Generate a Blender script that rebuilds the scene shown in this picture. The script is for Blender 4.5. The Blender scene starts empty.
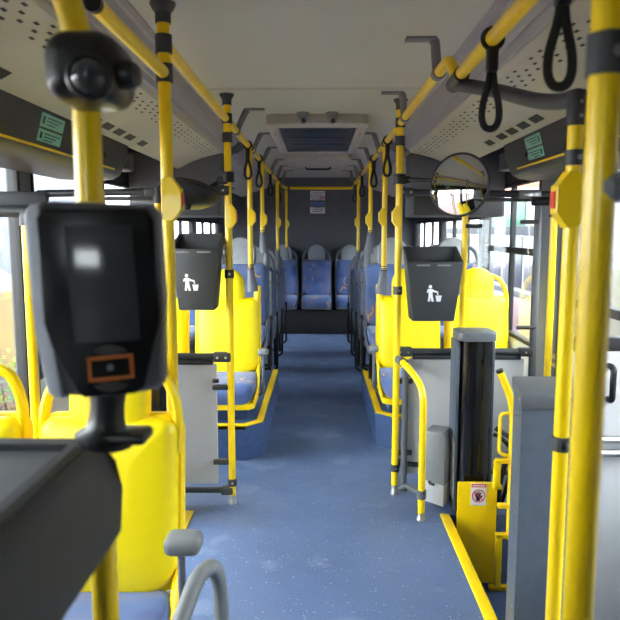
import bpy, bmesh, math, random
from mathutils import Vector, Matrix
random.seed(7)
R = math.radians
sc = bpy.context.scene
COL = sc.collection

# ------------------------------------------------------------------ materials
def new_mat(name):
    m = bpy.data.materials.new(name); m.use_nodes = True
    nt = m.node_tree; nt.nodes.clear()
    out = nt.nodes.new('ShaderNodeOutputMaterial')
    b = nt.nodes.new('ShaderNodeBsdfPrincipled')
    nt.links.new(b.outputs[0], out.inputs[0])
    return m, nt, b, out

def lin(c):
    return tuple(((v/255)/12.92 if v/255 <= .04045 else ((v/255+.055)/1.055)**2.4) for v in c)

def mat(name, rgb, rough=.5, metal=0., var=.06, scale=30., bump=0., coat=0., spec=.5):
    """plain procedural material: base colour with a little noise variation, optional bump"""
    m, nt, b, out = new_mat(name)
    N, L = nt.nodes, nt.links
    tc = N.new('ShaderNodeTexCoord')
    no = N.new('ShaderNodeTexNoise'); no.inputs['Scale'].default_value = scale; no.inputs['Detail'].default_value = 4
    L.new(tc.outputs['Object'], no.inputs['Vector'])
    rp = N.new('ShaderNodeValToRGB')
    c = lin(rgb)
    rp.color_ramp.elements[0].position = .3; rp.color_ramp.elements[1].position = .7
    rp.color_ramp.elements[0].color = tuple(max(0, v*(1-var)) for v in c)+(1,)
    rp.color_ramp.elements[1].color = tuple(min(1, v*(1+var)) for v in c)+(1,)
    L.new(no.outputs['Fac'], rp.inputs[0]); L.new(rp.outputs[0], b.inputs['Base Color'])
    b.inputs['Roughness'].default_value = rough; b.inputs['Metallic'].default_value = metal
    b.inputs['Coat Weight'].default_value = coat
    b.inputs['Specular IOR Level'].default_value = spec
    if bump:
        bp = N.new('ShaderNodeBump'); bp.inputs['Strength'].default_value = bump; bp.inputs['Distance'].default_value = .002
        n2 = N.new('ShaderNodeTexNoise'); n2.inputs['Scale'].default_value = 260
        L.new(tc.outputs['Object'], n2.inputs['Vector'])
        L.new(n2.outputs['Fac'], bp.inputs['Height']); L.new(bp.outputs[0], b.inputs['Normal'])
    return m

def glass_mat(name, tint=(.96,.98,.98), rough=.0, refl=.06):
    m = bpy.data.materials.new(name); m.use_nodes = True
    nt = m.node_tree; nt.nodes.clear(); N, L = nt.nodes, nt.links
    out = N.new('ShaderNodeOutputMaterial'); mx = N.new('ShaderNodeMixShader')
    tr = N.new('ShaderNodeBsdfTransparent'); gl = N.new('ShaderNodeBsdfGlossy')
    tr.inputs[0].default_value = tint+(1,); gl.inputs['Roughness'].default_value = rough
    lw = N.new('ShaderNodeLayerWeight'); lw.inputs['Blend'].default_value = .15
    mu = N.new('ShaderNodeMath'); mu.operation = 'MULTIPLY_ADD'; mu.inputs[1].default_value = .3; mu.inputs[2].default_value = refl*.5
    L.new(lw.outputs['Fresnel'], mu.inputs[0]); L.new(mu.outputs[0], mx.inputs[0])
    L.new(tr.outputs[0], mx.inputs[1]); L.new(gl.outputs[0], mx.inputs[2]); L.new(mx.outputs[0], out.inputs[0])
    return m

def floor_mat():
    m, nt, b, out = new_mat('blue_speckled_vinyl'); N, L = nt.nodes, nt.links
    tc = N.new('ShaderNodeTexCoord')
    def noise(s, d=3, r=.5):
        n = N.new('ShaderNodeTexNoise'); n.inputs['Scale'].default_value = s; n.inputs['Detail'].default_value = d
        n.inputs['Roughness'].default_value = r; L.new(tc.outputs['Object'], n.inputs['Vector']); return n
    def ramp(src, p0, c0, p1, c1):
        r = N.new('ShaderNodeValToRGB'); e = r.color_ramp.elements
        e[0].position, e[0].color, e[1].position, e[1].color = p0, c0, p1, c1
        L.new(src, r.inputs[0]); return r
    def mix(f, a, c, mode='MIX'):
        x = N.new('ShaderNodeMix'); x.data_type = 'RGBA'; x.blend_type = mode
        if isinstance(f, float): x.inputs[0].default_value = f
        else: L.new(f, x.inputs[0])
        for s, i in ((a, 6), (c, 7)):
            if isinstance(s, tuple): x.inputs[i].default_value = s
            else: L.new(s, x.inputs[i])
        return x.outputs[2]
    base = ramp(noise(2.2, 5, .6).outputs['Fac'], .3, lin((66,84,117))+(1,), .7, lin((82,101,138))+(1,)).outputs[0]
    fine = ramp(noise(170, 2).outputs['Fac'], .35, (0,0,0,1), .7, (1,1,1,1)).outputs[0]
    c = mix(fine, base, lin((94,113,148))+(1,))
    vo = N.new('ShaderNodeTexVoronoi'); vo.inputs['Scale'].default_value = 55; L.new(tc.outputs['Object'], vo.inputs['Vector'])
    sp = ramp(vo.outputs['Distance'], .10, (1,1,1,1), .20, (0,0,0,1)).outputs[0]
    sp2 = mix(1., sp, ramp(noise(28, 1).outputs['Fac'], .5, (0,0,0,1), .56, (1,1,1,1)).outputs[0], 'MULTIPLY')
    c = mix(sp2, c, lin((150,170,200))+(1,))
    wear = ramp(noise(3.7, 3, .45).outputs['Fac'], .62, (0,0,0,1), .67, (.26,.26,.26,1)).outputs[0]
    c = mix(wear, c, lin((140,152,176))+(1,))
    dirt = ramp(noise(6.1, 6, .7).outputs['Fac'], .6, (0,0,0,1), .75, (.45,.45,.45,1)).outputs[0]
    c = mix(dirt, c, lin((112,104,98))+(1,))
    L.new(c, b.inputs['Base Color'])
    rr = ramp(noise(5, 4).outputs['Fac'], .3, (.34,.34,.34,1), .75, (.55,.55,.55,1)).outputs[0]
    L.new(rr, b.inputs['Roughness'])
    b.inputs['Specular IOR Level'].default_value = .45
    return m

def fabric_mat():
    m, nt, b, out = new_mat('blue_patterned_fabric'); N, L = nt.nodes, nt.links
    tc = N.new('ShaderNodeTexCoord')
    def ramp(src, *els):
        r = N.new('ShaderNodeValToRGB'); e = r.color_ramp.elements
        while len(e) < len(els): e.new(.5)
        for k, (p, c) in enumerate(els): e[k].position = p; e[k].color = c if len(c) == 4 else c+(1,)
        L.new(src, r.inputs[0]); return r.outputs[0]
    def mix(f, a, c):
        x = N.new('ShaderNodeMix'); x.data_type = 'RGBA'; L.new(f, x.inputs[0])
        for s, i in ((a, 6), (c, 7)):
            if isinstance(s, tuple): x.inputs[i].default_value = s
            else: L.new(s, x.inputs[i])
        return x.outputs[2]
    oi = N.new('ShaderNodeObjectInfo')
    off = N.new('ShaderNodeVectorMath'); off.operation = 'ADD'
    L.new(tc.outputs['Object'], off.inputs[0])
    sc3 = N.new('ShaderNodeVectorMath'); sc3.operation = 'SCALE'; sc3.inputs['Scale'].default_value = 3.
    cmb = N.new('ShaderNodeCombineXYZ'); L.new(oi.outputs['Random'], cmb.inputs[0]); L.new(oi.outputs['Random'], cmb.inputs[2])
    L.new(cmb.outputs[0], sc3.inputs[0]); L.new(sc3.outputs[0], off.inputs[1])
    n1 = N.new('ShaderNodeTexNoise'); n1.inputs['Scale'].default_value = 6; L.new(off.outputs[0], n1.inputs['Vector'])
    c = ramp(n1.outputs['Fac'], (.36, lin((66,88,140))), (.5, lin((78,106,160))), (.62, lin((100,106,146))))
    vo = N.new('ShaderNodeTexVoronoi'); vo.inputs['Scale'].default_value = 5.; L.new(off.outputs[0], vo.inputs['Vector'])
    ring = ramp(vo.outputs['Distance'], (.26, (0,0,0)), (.275, (1,1,1)), (.305, (1,1,1)), (.32, (0,0,0)))
    n2 = N.new('ShaderNodeTexNoise'); n2.inputs['Scale'].default_value = 7; L.new(off.outputs[0], n2.inputs['Vector'])
    msk = ramp(n2.outputs['Fac'], (.53, (0,0,0)), (.55, (1,1,1)))
    mu = N.new('ShaderNodeMath'); mu.operation = 'MULTIPLY'; L.new(ring, mu.inputs[0]); L.new(msk, mu.inputs[1])
    c = mix(mu.outputs[0], c, lin((214,150,40))+(1,))
    n3 = N.new('ShaderNodeTexNoise'); n3.inputs['Scale'].default_value = 400; L.new(tc.outputs['Object'], n3.inputs['Vector'])
    bp = N.new('ShaderNodeBump'); bp.inputs['Strength'].default_value = .25; bp.inputs['Distance'].default_value = .002
    L.new(n3.outputs['Fac'], bp.inputs['Height']); L.new(bp.outputs[0], b.inputs['Normal'])
    L.new(c, b.inputs['Base Color']); b.inputs['Roughness'].default_value = .75
    b.inputs['Sheen Weight'].default_value = .2
    return m

def brick_mat():
    m, nt, b, out = new_mat('salmon_brick'); N, L = nt.nodes, nt.links
    tc = N.new('ShaderNodeTexCoord'); mp = N.new('ShaderNodeMapping'); mp.inputs['Rotation'].default_value = (R(90), 0, R(90))
    L.new(tc.outputs['Object'], mp.inputs[0])
    br = N.new('ShaderNodeTexBrick'); br.inputs['Scale'].default_value = 3
    br.inputs['Color1'].default_value = lin((120,66,60))+(1,); br.inputs['Color2'].default_value = lin((108,58,52))+(1,)
    br.inputs['Mortar'].default_value = lin((120,98,92))+(1,)
    L.new(mp.outputs[0], br.inputs[0]); L.new(br.outputs[0], b.inputs['Base Color']); b.inputs['Roughness'].default_value = .9
    return m

M = dict(
    yellow=mat('yellow_enamel', (248,209,2), .32, var=.0, coat=.2),
    yseat=mat('yellow_seat_vinyl', (255,230,0), .42, var=.01, bump=.05),
    yshell=mat('yellow_moulded_plastic', (254,219,2), .35, var=.01),
    fabric=fabric_mat(), floor=floor_mat(),
    blueriser=mat('blue_riser_vinyl', (64,88,132), .45, var=.12),
    dark=mat('dark_grey_plastic', (50,54,58), .45, bump=.15),
    black=mat('black_plastic', (20,21,22), .4, bump=.1),
    glossblack=mat('glossy_black_cover', (14,15,17), .12, var=.3, scale=12),
    metalgrey=mat('grey_painted_metal', (88,92,98), .42, var=.08),
    clamp=mat('dark_clamp_rubber', (56,58,60), .5),
    midgrey=mat('mid_grey_plastic', (120,124,128), .5),
    headrest=mat('grey_headrest_vinyl', (152,158,164), .5, var=.05, bump=.1),
    seatgrey=mat('grey_seat_shell', (98,104,114), .45),
    lightpanel=mat('light_grey_laminate', (190,192,196), .35, var=.03, scale=4),
    wall=mat('pale_wall_laminate', (196,198,200), .5, var=.04, scale=5),
    ceil=mat('cream_ceiling_laminate', (184,186,174), .5, var=.03, scale=3),
    cove=mat('beige_cove_panel', (182,179,162), .5, var=.05, scale=5),
    lightband=mat('mauve_grey_lamp_cover', (158,154,158), .35, var=.05, scale=6),
    darkwall=mat('charcoal_wall', (88,92,98), .6, var=.08, scale=6),
    casing=mat('dark_casing', (46,48,49), .45, var=.08),
    header=mat('dark_header_panel', (48,50,53), .55),
    rubber=mat('black_rubber', (26,27,28), .6),
    pillar=mat('grey_pillar', (104,110,120), .6),
    bolt=mat('bright_steel', (190,190,188), .3, metal=1., var=.05),
    chrome=mat('brushed_steel', (170,172,175), .28, metal=.9, var=.08),
    slate=mat('slate_blue_sheet_metal', (74,84,98), .4, var=.08),
    silver=mat('silver_side_plastic', (186,190,200), .35),
    screen=mat('dark_reader_screen', (66,68,69), .12, var=.1),
    readerbody=mat('dark_grey_reader_housing', (84,86,88), .4), label=mat('amber_label', (190,140,60), .5),
    face=mat('black_reader_face', (26,27,28), .22),
    orange=mat('orange_print', (190,98,22), .5),
    greyprint=mat('grey_print', (80,80,78), .5),
    white=mat('white_print', (226,228,232), .6),
    paper=mat('sticker_paper', (222,224,224), .55),
    red=mat('red_print', (200,30,40), .5),
    redbtn=mat('red_button', (222,62,24), .35),
    ink=mat('dark_ink', (40,46,70), .6),
    green=mat('green_sticker', (128,196,172), .5),
    bluesticker=mat('blue_sticker', (92,112,170), .5),
    mirror=mat('mirror_silver', (196,199,202), .02, metal=1., var=.0),
    hatchgrey=mat('hatch_frame_grey', (172,168,160), .5, var=.04),
    hatchdark=mat('hatch_tinted_panel', (28,28,29), .35),
    fixture=mat('grey_bracket', (116,116,118), .5),
    strap=mat('black_strap', (22,22,22), .55, bump=.2),
    lens=mat('camera_lens', (60,62,64), .06),
    # outside: most colours set darker than true, standing in for shade
    asphalt=mat('pink_grey_pavers', (92,74,71), .9, var=.1, scale=3),
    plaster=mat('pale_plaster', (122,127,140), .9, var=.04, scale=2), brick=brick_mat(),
    leaf=mat('leaf_green', (86,128,52), .6, var=.3, scale=8),
    buswhite_shaded=mat('white_coach_paint_shaded', (104,105,108), .35, var=.02), busorange=mat('orange_coach_stripe', (196,110,42), .4),
    busglass=mat('dark_coach_glass', (28,33,44), .3), busgreen=mat('green_side_sign', (44,112,88), .5),
    buspink=mat('pink_coach_skirt', (112,82,82), .5), greybuild=mat('grey_building', (70,73,80), .85, var=.08, scale=2),
    glass=glass_mat('window_glass'), acrylic=glass_mat('clear_acrylic', (.93,.95,.96), .03, .10),
)

# ------------------------------------------------------------------ mesh building
def fillet(pts, rad, n=6):
    """round the corners of a polyline"""
    pts = [Vector(p) for p in pts]; out = [pts[0]]
    for a, b, c in zip(pts, pts[1:], pts[2:]):
        u, v = (a-b), (c-b); r = min(rad, u.length*.49, v.length*.49)
        p, q = b+u.normalized()*r, b+v.normalized()*r
        for k in range(n+1):
            t = k/n; out.append(p*(1-t)**2 + b*2*t*(1-t) + q*t*t)
    out.append(pts[-1]); return out

def smooth_path(pts, n=6):
    pts = [Vector(p) for p in pts]; P = [pts[0]*2-pts[1]]+pts+[pts[-1]*2-pts[-2]]; out = []
    for i in range(1, len(P)-2):
        a, b, c, d = P[i-1:i+3]
        for k in range(n):
            t = k/n
            out.append(.5*((2*b)+(c-a)*t+(2*a-5*b+4*c-d)*t*t+(3*b-a-3*c+d)*t**3))
    out.append(pts[-1]); return out

def rrect(w, h, rt, rb=None, n=6):
    rb = rt if rb is None else rb; o = []
    for cx, cy, r, a0 in ((w/2-rt, h/2-rt, rt, 0), (-w/2+rt, h/2-rt, rt, 90), (-w/2+rb, -h/2+rb, rb, 180), (w/2-rb, -h/2+rb, rb, 270)):
        for k in range(n+1):
            a = R(a0+90*k/n); o.append((cx+max(r, 1e-4)*math.cos(a), cy+max(r, 1e-4)*math.sin(a)))
    return o

class MB:
    def __init__(s): s.v = []; s.f = []; s.m = []; s.M = Matrix.Identity(4); s.mi = 0
    def at(s, M): s.M = M; return s
    def add(s, vs, fs):
        b = len(s.v); s.v += [s.M @ Vector(v) for v in vs]
        for f in fs: s.f.append(tuple(b+i for i in f)); s.m.append(s.mi)
        return s
    def from_bm(s, bm):
        bm.verts.ensure_lookup_table(); bm.verts.index_update()
        s.add([v.co.copy() for v in bm.verts], [[v.index for v in f.verts] for f in bm.faces]); bm.free(); return s
    def box(s, c, d, bev=0., seg=2, rot=None, taper=None):
        bm = bmesh.new(); bmesh.ops.create_cube(bm, size=1)
        for v in bm.verts:
            v.co = Vector((v.co.x*d[0], v.co.y*d[1], v.co.z*d[2]))
            if taper: v.co = Vector(taper(v.co))
        if bev: bmesh.ops.bevel(bm, geom=bm.edges[:], offset=bev, segments=seg, profile=.5, affect='EDGES')
        Mx = Matrix.Translation(c) @ (rot.to_4x4() if rot else Matrix.Identity(4))
        bm.transform(Mx); return s.from_bm(bm)
    def tube(s, pts, r, seg=14, closed=False, cap=True, flat=None):
        pts = [Vector(p) for p in pts]; n = len(pts)
        rs = r if isinstance(r, (list, tuple)) else [r]*n
        T = []
        for i in range(n):
            a = pts[(i-1) % n] if closed or i > 0 else pts[i]; b = pts[(i+1) % n] if closed or i < n-1 else pts[i]
            T.append((b-a).normalized())
        up = Vector((0, 0, 1)) if abs(T[0].z) < .9 else Vector((0, 1, 0))
        N = (up - T[0]*up.dot(T[0])).normalized(); vs = []; fs = []
        for i in range(n):
            N = (N - T[i]*N.dot(T[i])).normalized(); B = T[i].cross(N)
            fl = flat or (1, 1)
            for k in range(seg):
                a = 2*math.pi*k/seg
                vs.append(pts[i] + N*math.cos(a)*rs[i]*fl[0] + B*math.sin(a)*rs[i]*fl[1])
        for i in range(n if closed else n-1):
            j = (i+1) % n
            for k in range(seg):
                l = (k+1) % seg; fs.append((i*seg+k, i*seg+l, j*seg+l, j*seg+k))
        if cap and not closed:
            fs.append(tuple(range(seg))[::-1]); fs.append(tuple((n-1)*seg+k for k in range(seg)))
        return s.add(vs, fs)
    def cyl(s, a, b, r, seg=18): return s.tube([a, b], r, seg)
    def lathe(s, prof, o, axis, seg=28):
        ax = Vector(axis).normalized(); q = Vector((0, 0, 1)).rotation_difference(ax); o = Vector(o); vs = []; fs = []; n = len(prof)
        for r, h in prof:
            for k in range(seg):
                a = 2*math.pi*k/seg; vs.append(o + q @ Vector((r*math.cos(a), r*math.sin(a), h)))
        for i in range(n-1):
            for k in range(seg):
                l = (k+1) % seg; fs.append((i*seg+k, i*seg+l, (i+1)*seg+l, (i+1)*seg+k))
        if prof[0][0] > 1e-6: fs.append(tuple(range(seg))[::-1])
        if prof[-1][0] > 1e-6: fs.append(tuple((n-1)*seg+k for k in range(seg)))
        return s.add(vs, fs)
    def prism(s, out, fn, lo, hi, bev=0.):
        """outline (2D) pushed between lo and hi; fn(u, v, w) gives the point"""
        bm = bmesh.new(); a = [bm.verts.new((u, v, lo)) for u, v in out]; b = [bm.verts.new((u, v, hi)) for u, v in out]; n = len(out)
        bm.faces.new(a[::-1]); bm.faces.new(b)
        for i in range(n): bm.faces.new((a[i], a[(i+1) % n], b[(i+1) % n], b[i]))
        if bev: bmesh.ops.bevel(bm, geom=[e for e in bm.edges if abs(e.verts[0].co.z-e.verts[1].co.z) < 1e-6], offset=bev, segments=2, profile=.5, affect='EDGES')
        for v in bm.verts: v.co = Vector(fn(*v.co))
        return s.from_bm(bm)
    def pad(s, w, h, rt, rb, prof, fn, n=7):
        """cushion: rounded outline swept through (inset, depth) rings; fn(u, v, depth)"""
        vs = []; fs = []; L = None
        for ins, d in prof:
            o = rrect(w-2*ins, h-2*ins, max(rt-ins, .004), max(rb-ins, .004), n); L = len(o)
            vs += [Vector(fn(u, v, d)) for u, v in o]
        for i in range(len(prof)-1):
            for k in range(L):
                l = (k+1) % L; fs.append((i*L+k, i*L+l, (i+1)*L+l, (i+1)*L+k))
        fs.append(tuple(range(L))[::-1]); fs.append(tuple((len(prof)-1)*L+k for k in range(L)))
        return s.add(vs, fs)
    def quad(s, *p): return s.add(p, [(0, 1, 2, 3)])

def wpos(o):
    p = Vector((0, 0, 0))
    while o is not None: p += o.location; o = o.parent
    return p

def build(name, mb, mats, parent=None, label=None, sharp=38, origin=None):
    mats = mats if isinstance(mats, (list, tuple)) else [mats]
    if parent is not None: org = wpos(parent)
    elif origin is not None: org = Vector(origin)
    else:
        xs = [v.x for v in mb.v]; ys = [v.y for v in mb.v]
        org = Vector(((min(xs)+max(xs))/2, (min(ys)+max(ys))/2, min(v.z for v in mb.v)))
    me = bpy.data.meshes.new(name); me.from_pydata([v-org for v in mb.v], [], mb.f)
    for m in mats: me.materials.append(m)
    me.polygons.foreach_set('material_index', mb.m)
    bm = bmesh.new(); bm.from_mesh(me); bmesh.ops.recalc_face_normals(bm, faces=bm.faces[:]); bm.to_mesh(me); bm.free()
    me.polygons.foreach_set('use_smooth', [True]*len(me.polygons))
    me.set_sharp_from_angle(angle=R(sharp)); me.update()
    o = bpy.data.objects.new(name, me); COL.objects.link(o)
    if parent is not None: o.parent = parent
    else: o.location = org
    if label: o['label'] = label
    return o

def thing(name, label, cat, loc, group=None):
    o = bpy.data.objects.new(name, None); COL.objects.link(o); o.empty_display_size = .1
    o.location = loc; o['label'] = label; o['category'] = cat
    if group: o['group'] = group
    return o
def tag(o, label, cat, group=None):
    o['label'] = label; o['category'] = cat
    if group: o['group'] = group
    return o
def struct(name, mb, m, parent=None, label=None, **k):
    o = build(name, mb, m, parent, label, **k)
    if parent is None: o['kind'] = 'structure'
    return o
def copy_tree(root, loc, label, group=None):
    r = root.copy(); COL.objects.link(r); r.location = loc; r['label'] = label
    if group: r['group'] = group
    for ch in root.children:
        c = ch.copy(); COL.objects.link(c); c.parent = r
        for g in ch.children:
            d = g.copy(); COL.objects.link(d); d.parent = c
    return r

XYZ = lambda u, v, w: (u, v, w)
XZ = lambda u, v, w: (u, w, v)          # outline in x,z pushed along y
YZ = lambda u, v, w: (w, u, v)          # outline in y,z pushed along x

# ================================================================== SETTING
W = 1.33            # half width of the saloon
WELL = -.32         # stepwell floor
Y0, Y1 = -1.2, 9.15
# floor: aisle slab with a stepwell on each side at the front
mb = MB(); mb.prism([(-.60, Y0), (.625, Y0), (.625, 3.0), (W, 3.0), (W, Y1), (-W, Y1), (-W, 3.02), (-.60, 3.02)], XYZ, -.40, 0)
struct('floor', mb, M['floor'], origin=(0, 0, 0))
mb = MB(); mb.box((.98, .9, WELL-.04), (.70, 4.2, .08)); struct('floor_stepwell_right', mb, M['blueriser'])
mb = MB(); mb.box((-.965, .91, WELL-.04), (.73, 4.22, .08)); struct('floor_stepwell_left', mb, M['blueriser'])
# yellow nosings along the stepwells
mb = MB(); mb.box((.617, .92, .001), (.045, 4.16, .012), .004)
o = struct('trim_1', mb, M['yellow'])
mb = MB(); mb.box((-.60, .92, .001), (.045, 4.2, .012), .004)
struct('trim_2', mb, M['yellow'])
# seat podiums beside the aisle with yellow edge strips
for sx, nm, y0 in ((-1, 'trim_3', 3.73), (1, 'trim_4', 3.94)):
    xi = .312 if sx < 0 else .376
    o = [(sx*(xi+.09), y0), (sx*xi, y0+.09), (sx*xi, 5.30), (sx*(W-.01), 5.30), (sx*(W-.01), y0)]
    mb = MB(); mb.prism(o, XYZ, 0, .205)
    p = struct(nm, mb, M['blueriser'])
    mb = MB()
    e = [Vector((sx*(W-.02), y0, .207)), Vector((sx*(xi+.09), y0, .207)), Vector((sx*xi, y0+.10, .207)), Vector((sx*xi, 5.30, .207))]
    e2 = [Vector((sx*(W-.02), y0+.04, .207)), Vector((sx*(xi+.105), y0+.04, .207)), Vector((sx*(xi+.04), y0+.12, .207)), Vector((sx*(xi+.04), 5.30, .207))]
    vs = []
    for dz in (-.02, .006):
        vs += [v+Vector((0, 0, dz)) for v in e]+[v+Vector((0, 0, dz)) for v in e2]
    fs = []
    for i in range(3):
        fs += [(i, i+1, i+5, i+4), (8+i, 8+i+1, 8+i+5, 8+i+4), (i, i+1, 9+i, 8+i), (4+i, 5+i, 13+i, 12+i)]
    fs += [(0, 4, 12, 8), (3, 7, 15, 11)]
    mb.add(vs, fs); build('edge_strip', mb, M['yellow'], p, 'yellow edge strip of the podium')

# ceiling, following the rise at the back
cp = [(Y0, 1.96), (2.99, 1.96), (2.992, 1.952), (2.998, 1.952), (3.0, 1.96), (5.9, 1.96), (8.2, 2.03), (Y1, 2.06), (Y1, 2.3), (Y0, 2.3)]
mb = MB(); mb.prism(cp, YZ, -.52, .52)
for sx in (-1, 1):
    mb.box((sx*.96, (Y0+Y1)/2, 2.2), (.9, Y1-Y0, .2))
struct('ceiling', mb, M['ceil'], sharp=20)
# lamp bands and perforated coves: each section a closed strip
def strip(out, y0, y1, sx): 
    mb = MB(); mb.prism([(sx*x, z) for x, z in out], XZ, y0, y1); return mb
k = 5
for sx in (-1, 1):
    for (a, b) in ((Y0, 4.66), (5.02, 8.55)):
        mb = strip([(.50, 1.975), (.502, 1.955), (.515, 1.948), (.535, 1.955), (.56, 1.928), (.60, 1.905), (.615, 1.912), (.63, 1.895), (.645, 1.89), (.66, 1.93), (.60, 2.0)], a, b, sx)
        struct('trim_%d' % k, mb, M['lightband'], sharp=15); k += 1
        mb = strip([(.642, 1.888), (.655, 1.872), (.72, 1.857), (.80, 1.836), (.88, 1.806), (.93, 1.778), (.965, 1.765), (.985, 1.78), (1.0, 1.81), (1.1, 1.9), (.70, 1.98)], a, b, sx)
        # perforations: staggered dark slots, inset in the panel face
        mb.mi = 1
        def pt(x, y, lift=.0012):
            xs = [(.655, 1.872), (.72, 1.857), (.80, 1.836), (.88, 1.806), (.93, 1.778)]
            for (x0, z0), (x1, z1) in zip(xs, xs[1:]):
                if x <= x1 or x1 == .93:
                    return Vector((sx*x, y, z0+(z1-z0)*(x-x0)/(x1-x0)-lift))
        y = a+.10; j = 0
        while y < b-.12:
            for r_, xx in enumerate((.675, .70, .725, .75)):
                yy = y+(.04 if r_ % 2 else 0)
                if (r_ in (0, 3) and j % 3 == 0): continue
                x0, x1, h = xx-.005, xx+.005, .013
                mb.quad(pt(x0, yy-h), pt(x0, yy+h), pt(x1, yy+h), pt(x1, yy-h))
            y += .085; j += 1
        # louvred outlets near the lower lip
        for g in ((1.15, ), (2.72, ), (6.4, )):
            for q in range(5):
                yy = g[0]+q*.17+(.06 if q > 3 else 0)
                if a+.1 < yy < b-.2:
                    mb.quad(pt(.888, yy), pt(.888, yy+.12), pt(.922, yy+.12), pt(.922, yy))
        struct('trim_%d' % k, mb, [M['cove'], M['rubber']], sharp=15); k += 1

# walls
for sx, nm in ((-1, 'wall_left'), (1, 'wall_right')):
    mb = MB(); X = sx*(W+.03)
    def wbox(y0, y1, z0, z1, mi=0, t=.06, dx=0.):
        mb.mi = mi; mb.box((X+sx*dx, (y0+y1)/2, (z0+z1)/2), (t, y1-y0, z1-z0))
    # low wall, header and pillars around the openings (openings: door/window front, long window, rear windows)
    wbox(Y0, Y1, 1.665, 2.2, 1)
    wbox(Y0, .80 if sx > 0 else .1, -.5, 1.665, 0)
    if sx < 0: wbox(.1, .6, -.5, .90, 1)
    if sx > 0:
        wbox(.8, 2.12, -.5, .62, 0); wbox(2.02, 2.12, .62, 1.665, 2); wbox(3.60, 3.97, -.5, 1.665, 2)
        wbox(3.97, 5.30, -.5, .62, 0)
    else:
        wbox(.6, 1.5, -.5, .90, 1); wbox(1.40, 1.5, .62, 1.665, 2); wbox(1.5, 5.30, -.5, .02, 0); wbox(3.00, 3.12, .02, 1.665, 2)
        wbox(3.12, 5.30, .02, .62, 0)
    wbox(5.30, 5.42, -.5, 1.665, 2)
    wbox(5.42, Y1, -.5, .72, 0); wbox(5.42, Y1, 1.46, 1.665, 1)
    wbox(7.15, 7.27, 0.72, 1.46, 2); wbox(8.95, Y1, 0.72, 1.46, 2)
    struct(nm, mb, [M['wall'], M['header'], M['pillar']])
mb = MB(); mb.box((0, Y1+.03, .9), (2*W+.12, .06, 2.7)); struct('wall_rear', mb, M['darkwall'])

mb = MB()
for c, d in (((0, .44), (2*W+.12, 1.88)), ((0, 1.90), (2*W+.12, .60)), ((-1.125, 1.49), (.53, .22)), ((.525, 1.49), (1.73, .22))): mb.box((c[0], Y0-.03, c[1]), (d[0], .06, d[1]))
struct('wall_front_blocker', mb, M['header'])  # unseen front closed off to cut light from behind the camera
mb = MB(); mb.box((-.60, Y0-.03, 1.49), (.52, .008, .22)); o = struct('window_10', mb, M['glass'])  # small opening added in the unseen front to light the ticket reader
# windows: dark rubber frame and a pane
def window(n, sx, y0, y1, z0, z1, mull=(), bars=(), fw=.028):
    mb = MB(); X = sx*(W+.02)
    for yy in (y0+fw/2, y1-fw/2): mb.box((X, yy, (z0+z1)/2), (.05, fw, z1-z0), .004)
    for zz in (z0+fw/2, z1-fw/2): mb.box((X, (y0+y1)/2, zz), (.046, y1-y0, fw), .004)
    for yy in mull: mb.box((X, yy, (z0+z1)/2), (.036, .026, z1-z0-fw), .003)
    for zz, h in bars: mb.box((X, (y0+y1)/2, zz), (.042, y1-y0-fw, h), .003)
    f = struct('window_%d' % n, mb, M['rubber'])
    mb = MB(); mb.box((sx*(W+.02), (y0+y1)/2, (z0+z1)/2), (.006, y1-y0-.02, z1-z0-.02)); build('pane', mb, M['glass'], f)
    return f
window(1, 1, 3.97, 5.30, .62, 1.665, (4.58,), ((1.205, .045),))
window(2, 1, 5.42, 7.15, 0.72, 1.46, (5.98, 6.55))
window(3, 1, 7.27, 8.95, 0.72, 1.46, (7.8, 8.4))
window(4, -1, 1.5, 3.0, .02, 1.665, (2.0,), ())
window(9, -1, .1, 1.40, .90, 1.665, (.75,))
window(5, -1, 3.12, 5.30, .62, 1.665, (4.2,), ((1.205, .045),))
window(6, -1, 5.42, 7.15, 0.72, 1.46, (5.98, 6.55))
window(7, -1, 7.27, 8.95, 0.72, 1.46, (7.8, 8.4))

window(8, 1, .8, 2.02, .62, 1.665, (1.4,))
# folding door on the right: the far leaf closed, the near leaf swung inwards
mb = MB()
for yy, w_ in ((2.14, .04), (3.58, .04)): mb.box((W+.02, yy, .66), (.09, w_, 1.98), .006)
mb.box((W+.02, 2.86, 1.65), (.09, 1.44, .03), .005)
d1 = struct('door_1', mb, M['pillar'])
def leaf(a, b, fn, side):
    def bx(mb, u, z, du, dz, t, o=0., bev=.005): mb.prism([(u-du/2, z-dz/2), (u+du/2, z-dz/2), (u+du/2, z+dz/2), (u-du/2, z+dz/2)], fn, o-t/2, o+t/2, bev)
    mb = MB(); c = (a+b)/2
    for u in (a+.022, b-.022): bx(mb, u, .66, .044, 1.93, .04)
    for z in (1.605, .97, -.285): bx(mb, c, z, b-a, .045, .038)
    f = build('door_leaf', mb, M['rubber'], d1)
    mb = MB(); bx(mb, c, .34, b-a-.06, 1.24, .03); build('door_panel', mb, M['lightpanel'], f, 'light grey lower door panel')
    mb = MB(); bx(mb, c, 1.29, b-a-.06, .62, .006, 0, 0); build('pane', mb, M['glass'], f)
    for z in (.665, .62):
        mb = MB(); mb.tube([fn(a+.03, z, side*.055), fn(b-.03, z, side*.055)], .013)
        for u in (a+.06, b-.06): mb.tube([fn(u, z, side*.012), fn(u, z, side*.055)], .009, 10)
        build('grab_bar', mb, M['chrome'], f, 'bright metal grab bar')
    mb = MB(); u = a+.165; mb.tube(fillet([fn(u, .90, side*.012), fn(u, .90, side*.05), fn(u, .79, side*.05), fn(u, .79, side*.012)], .02), .010, 10)
    build('handle', mb, M['black'], f)
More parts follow.
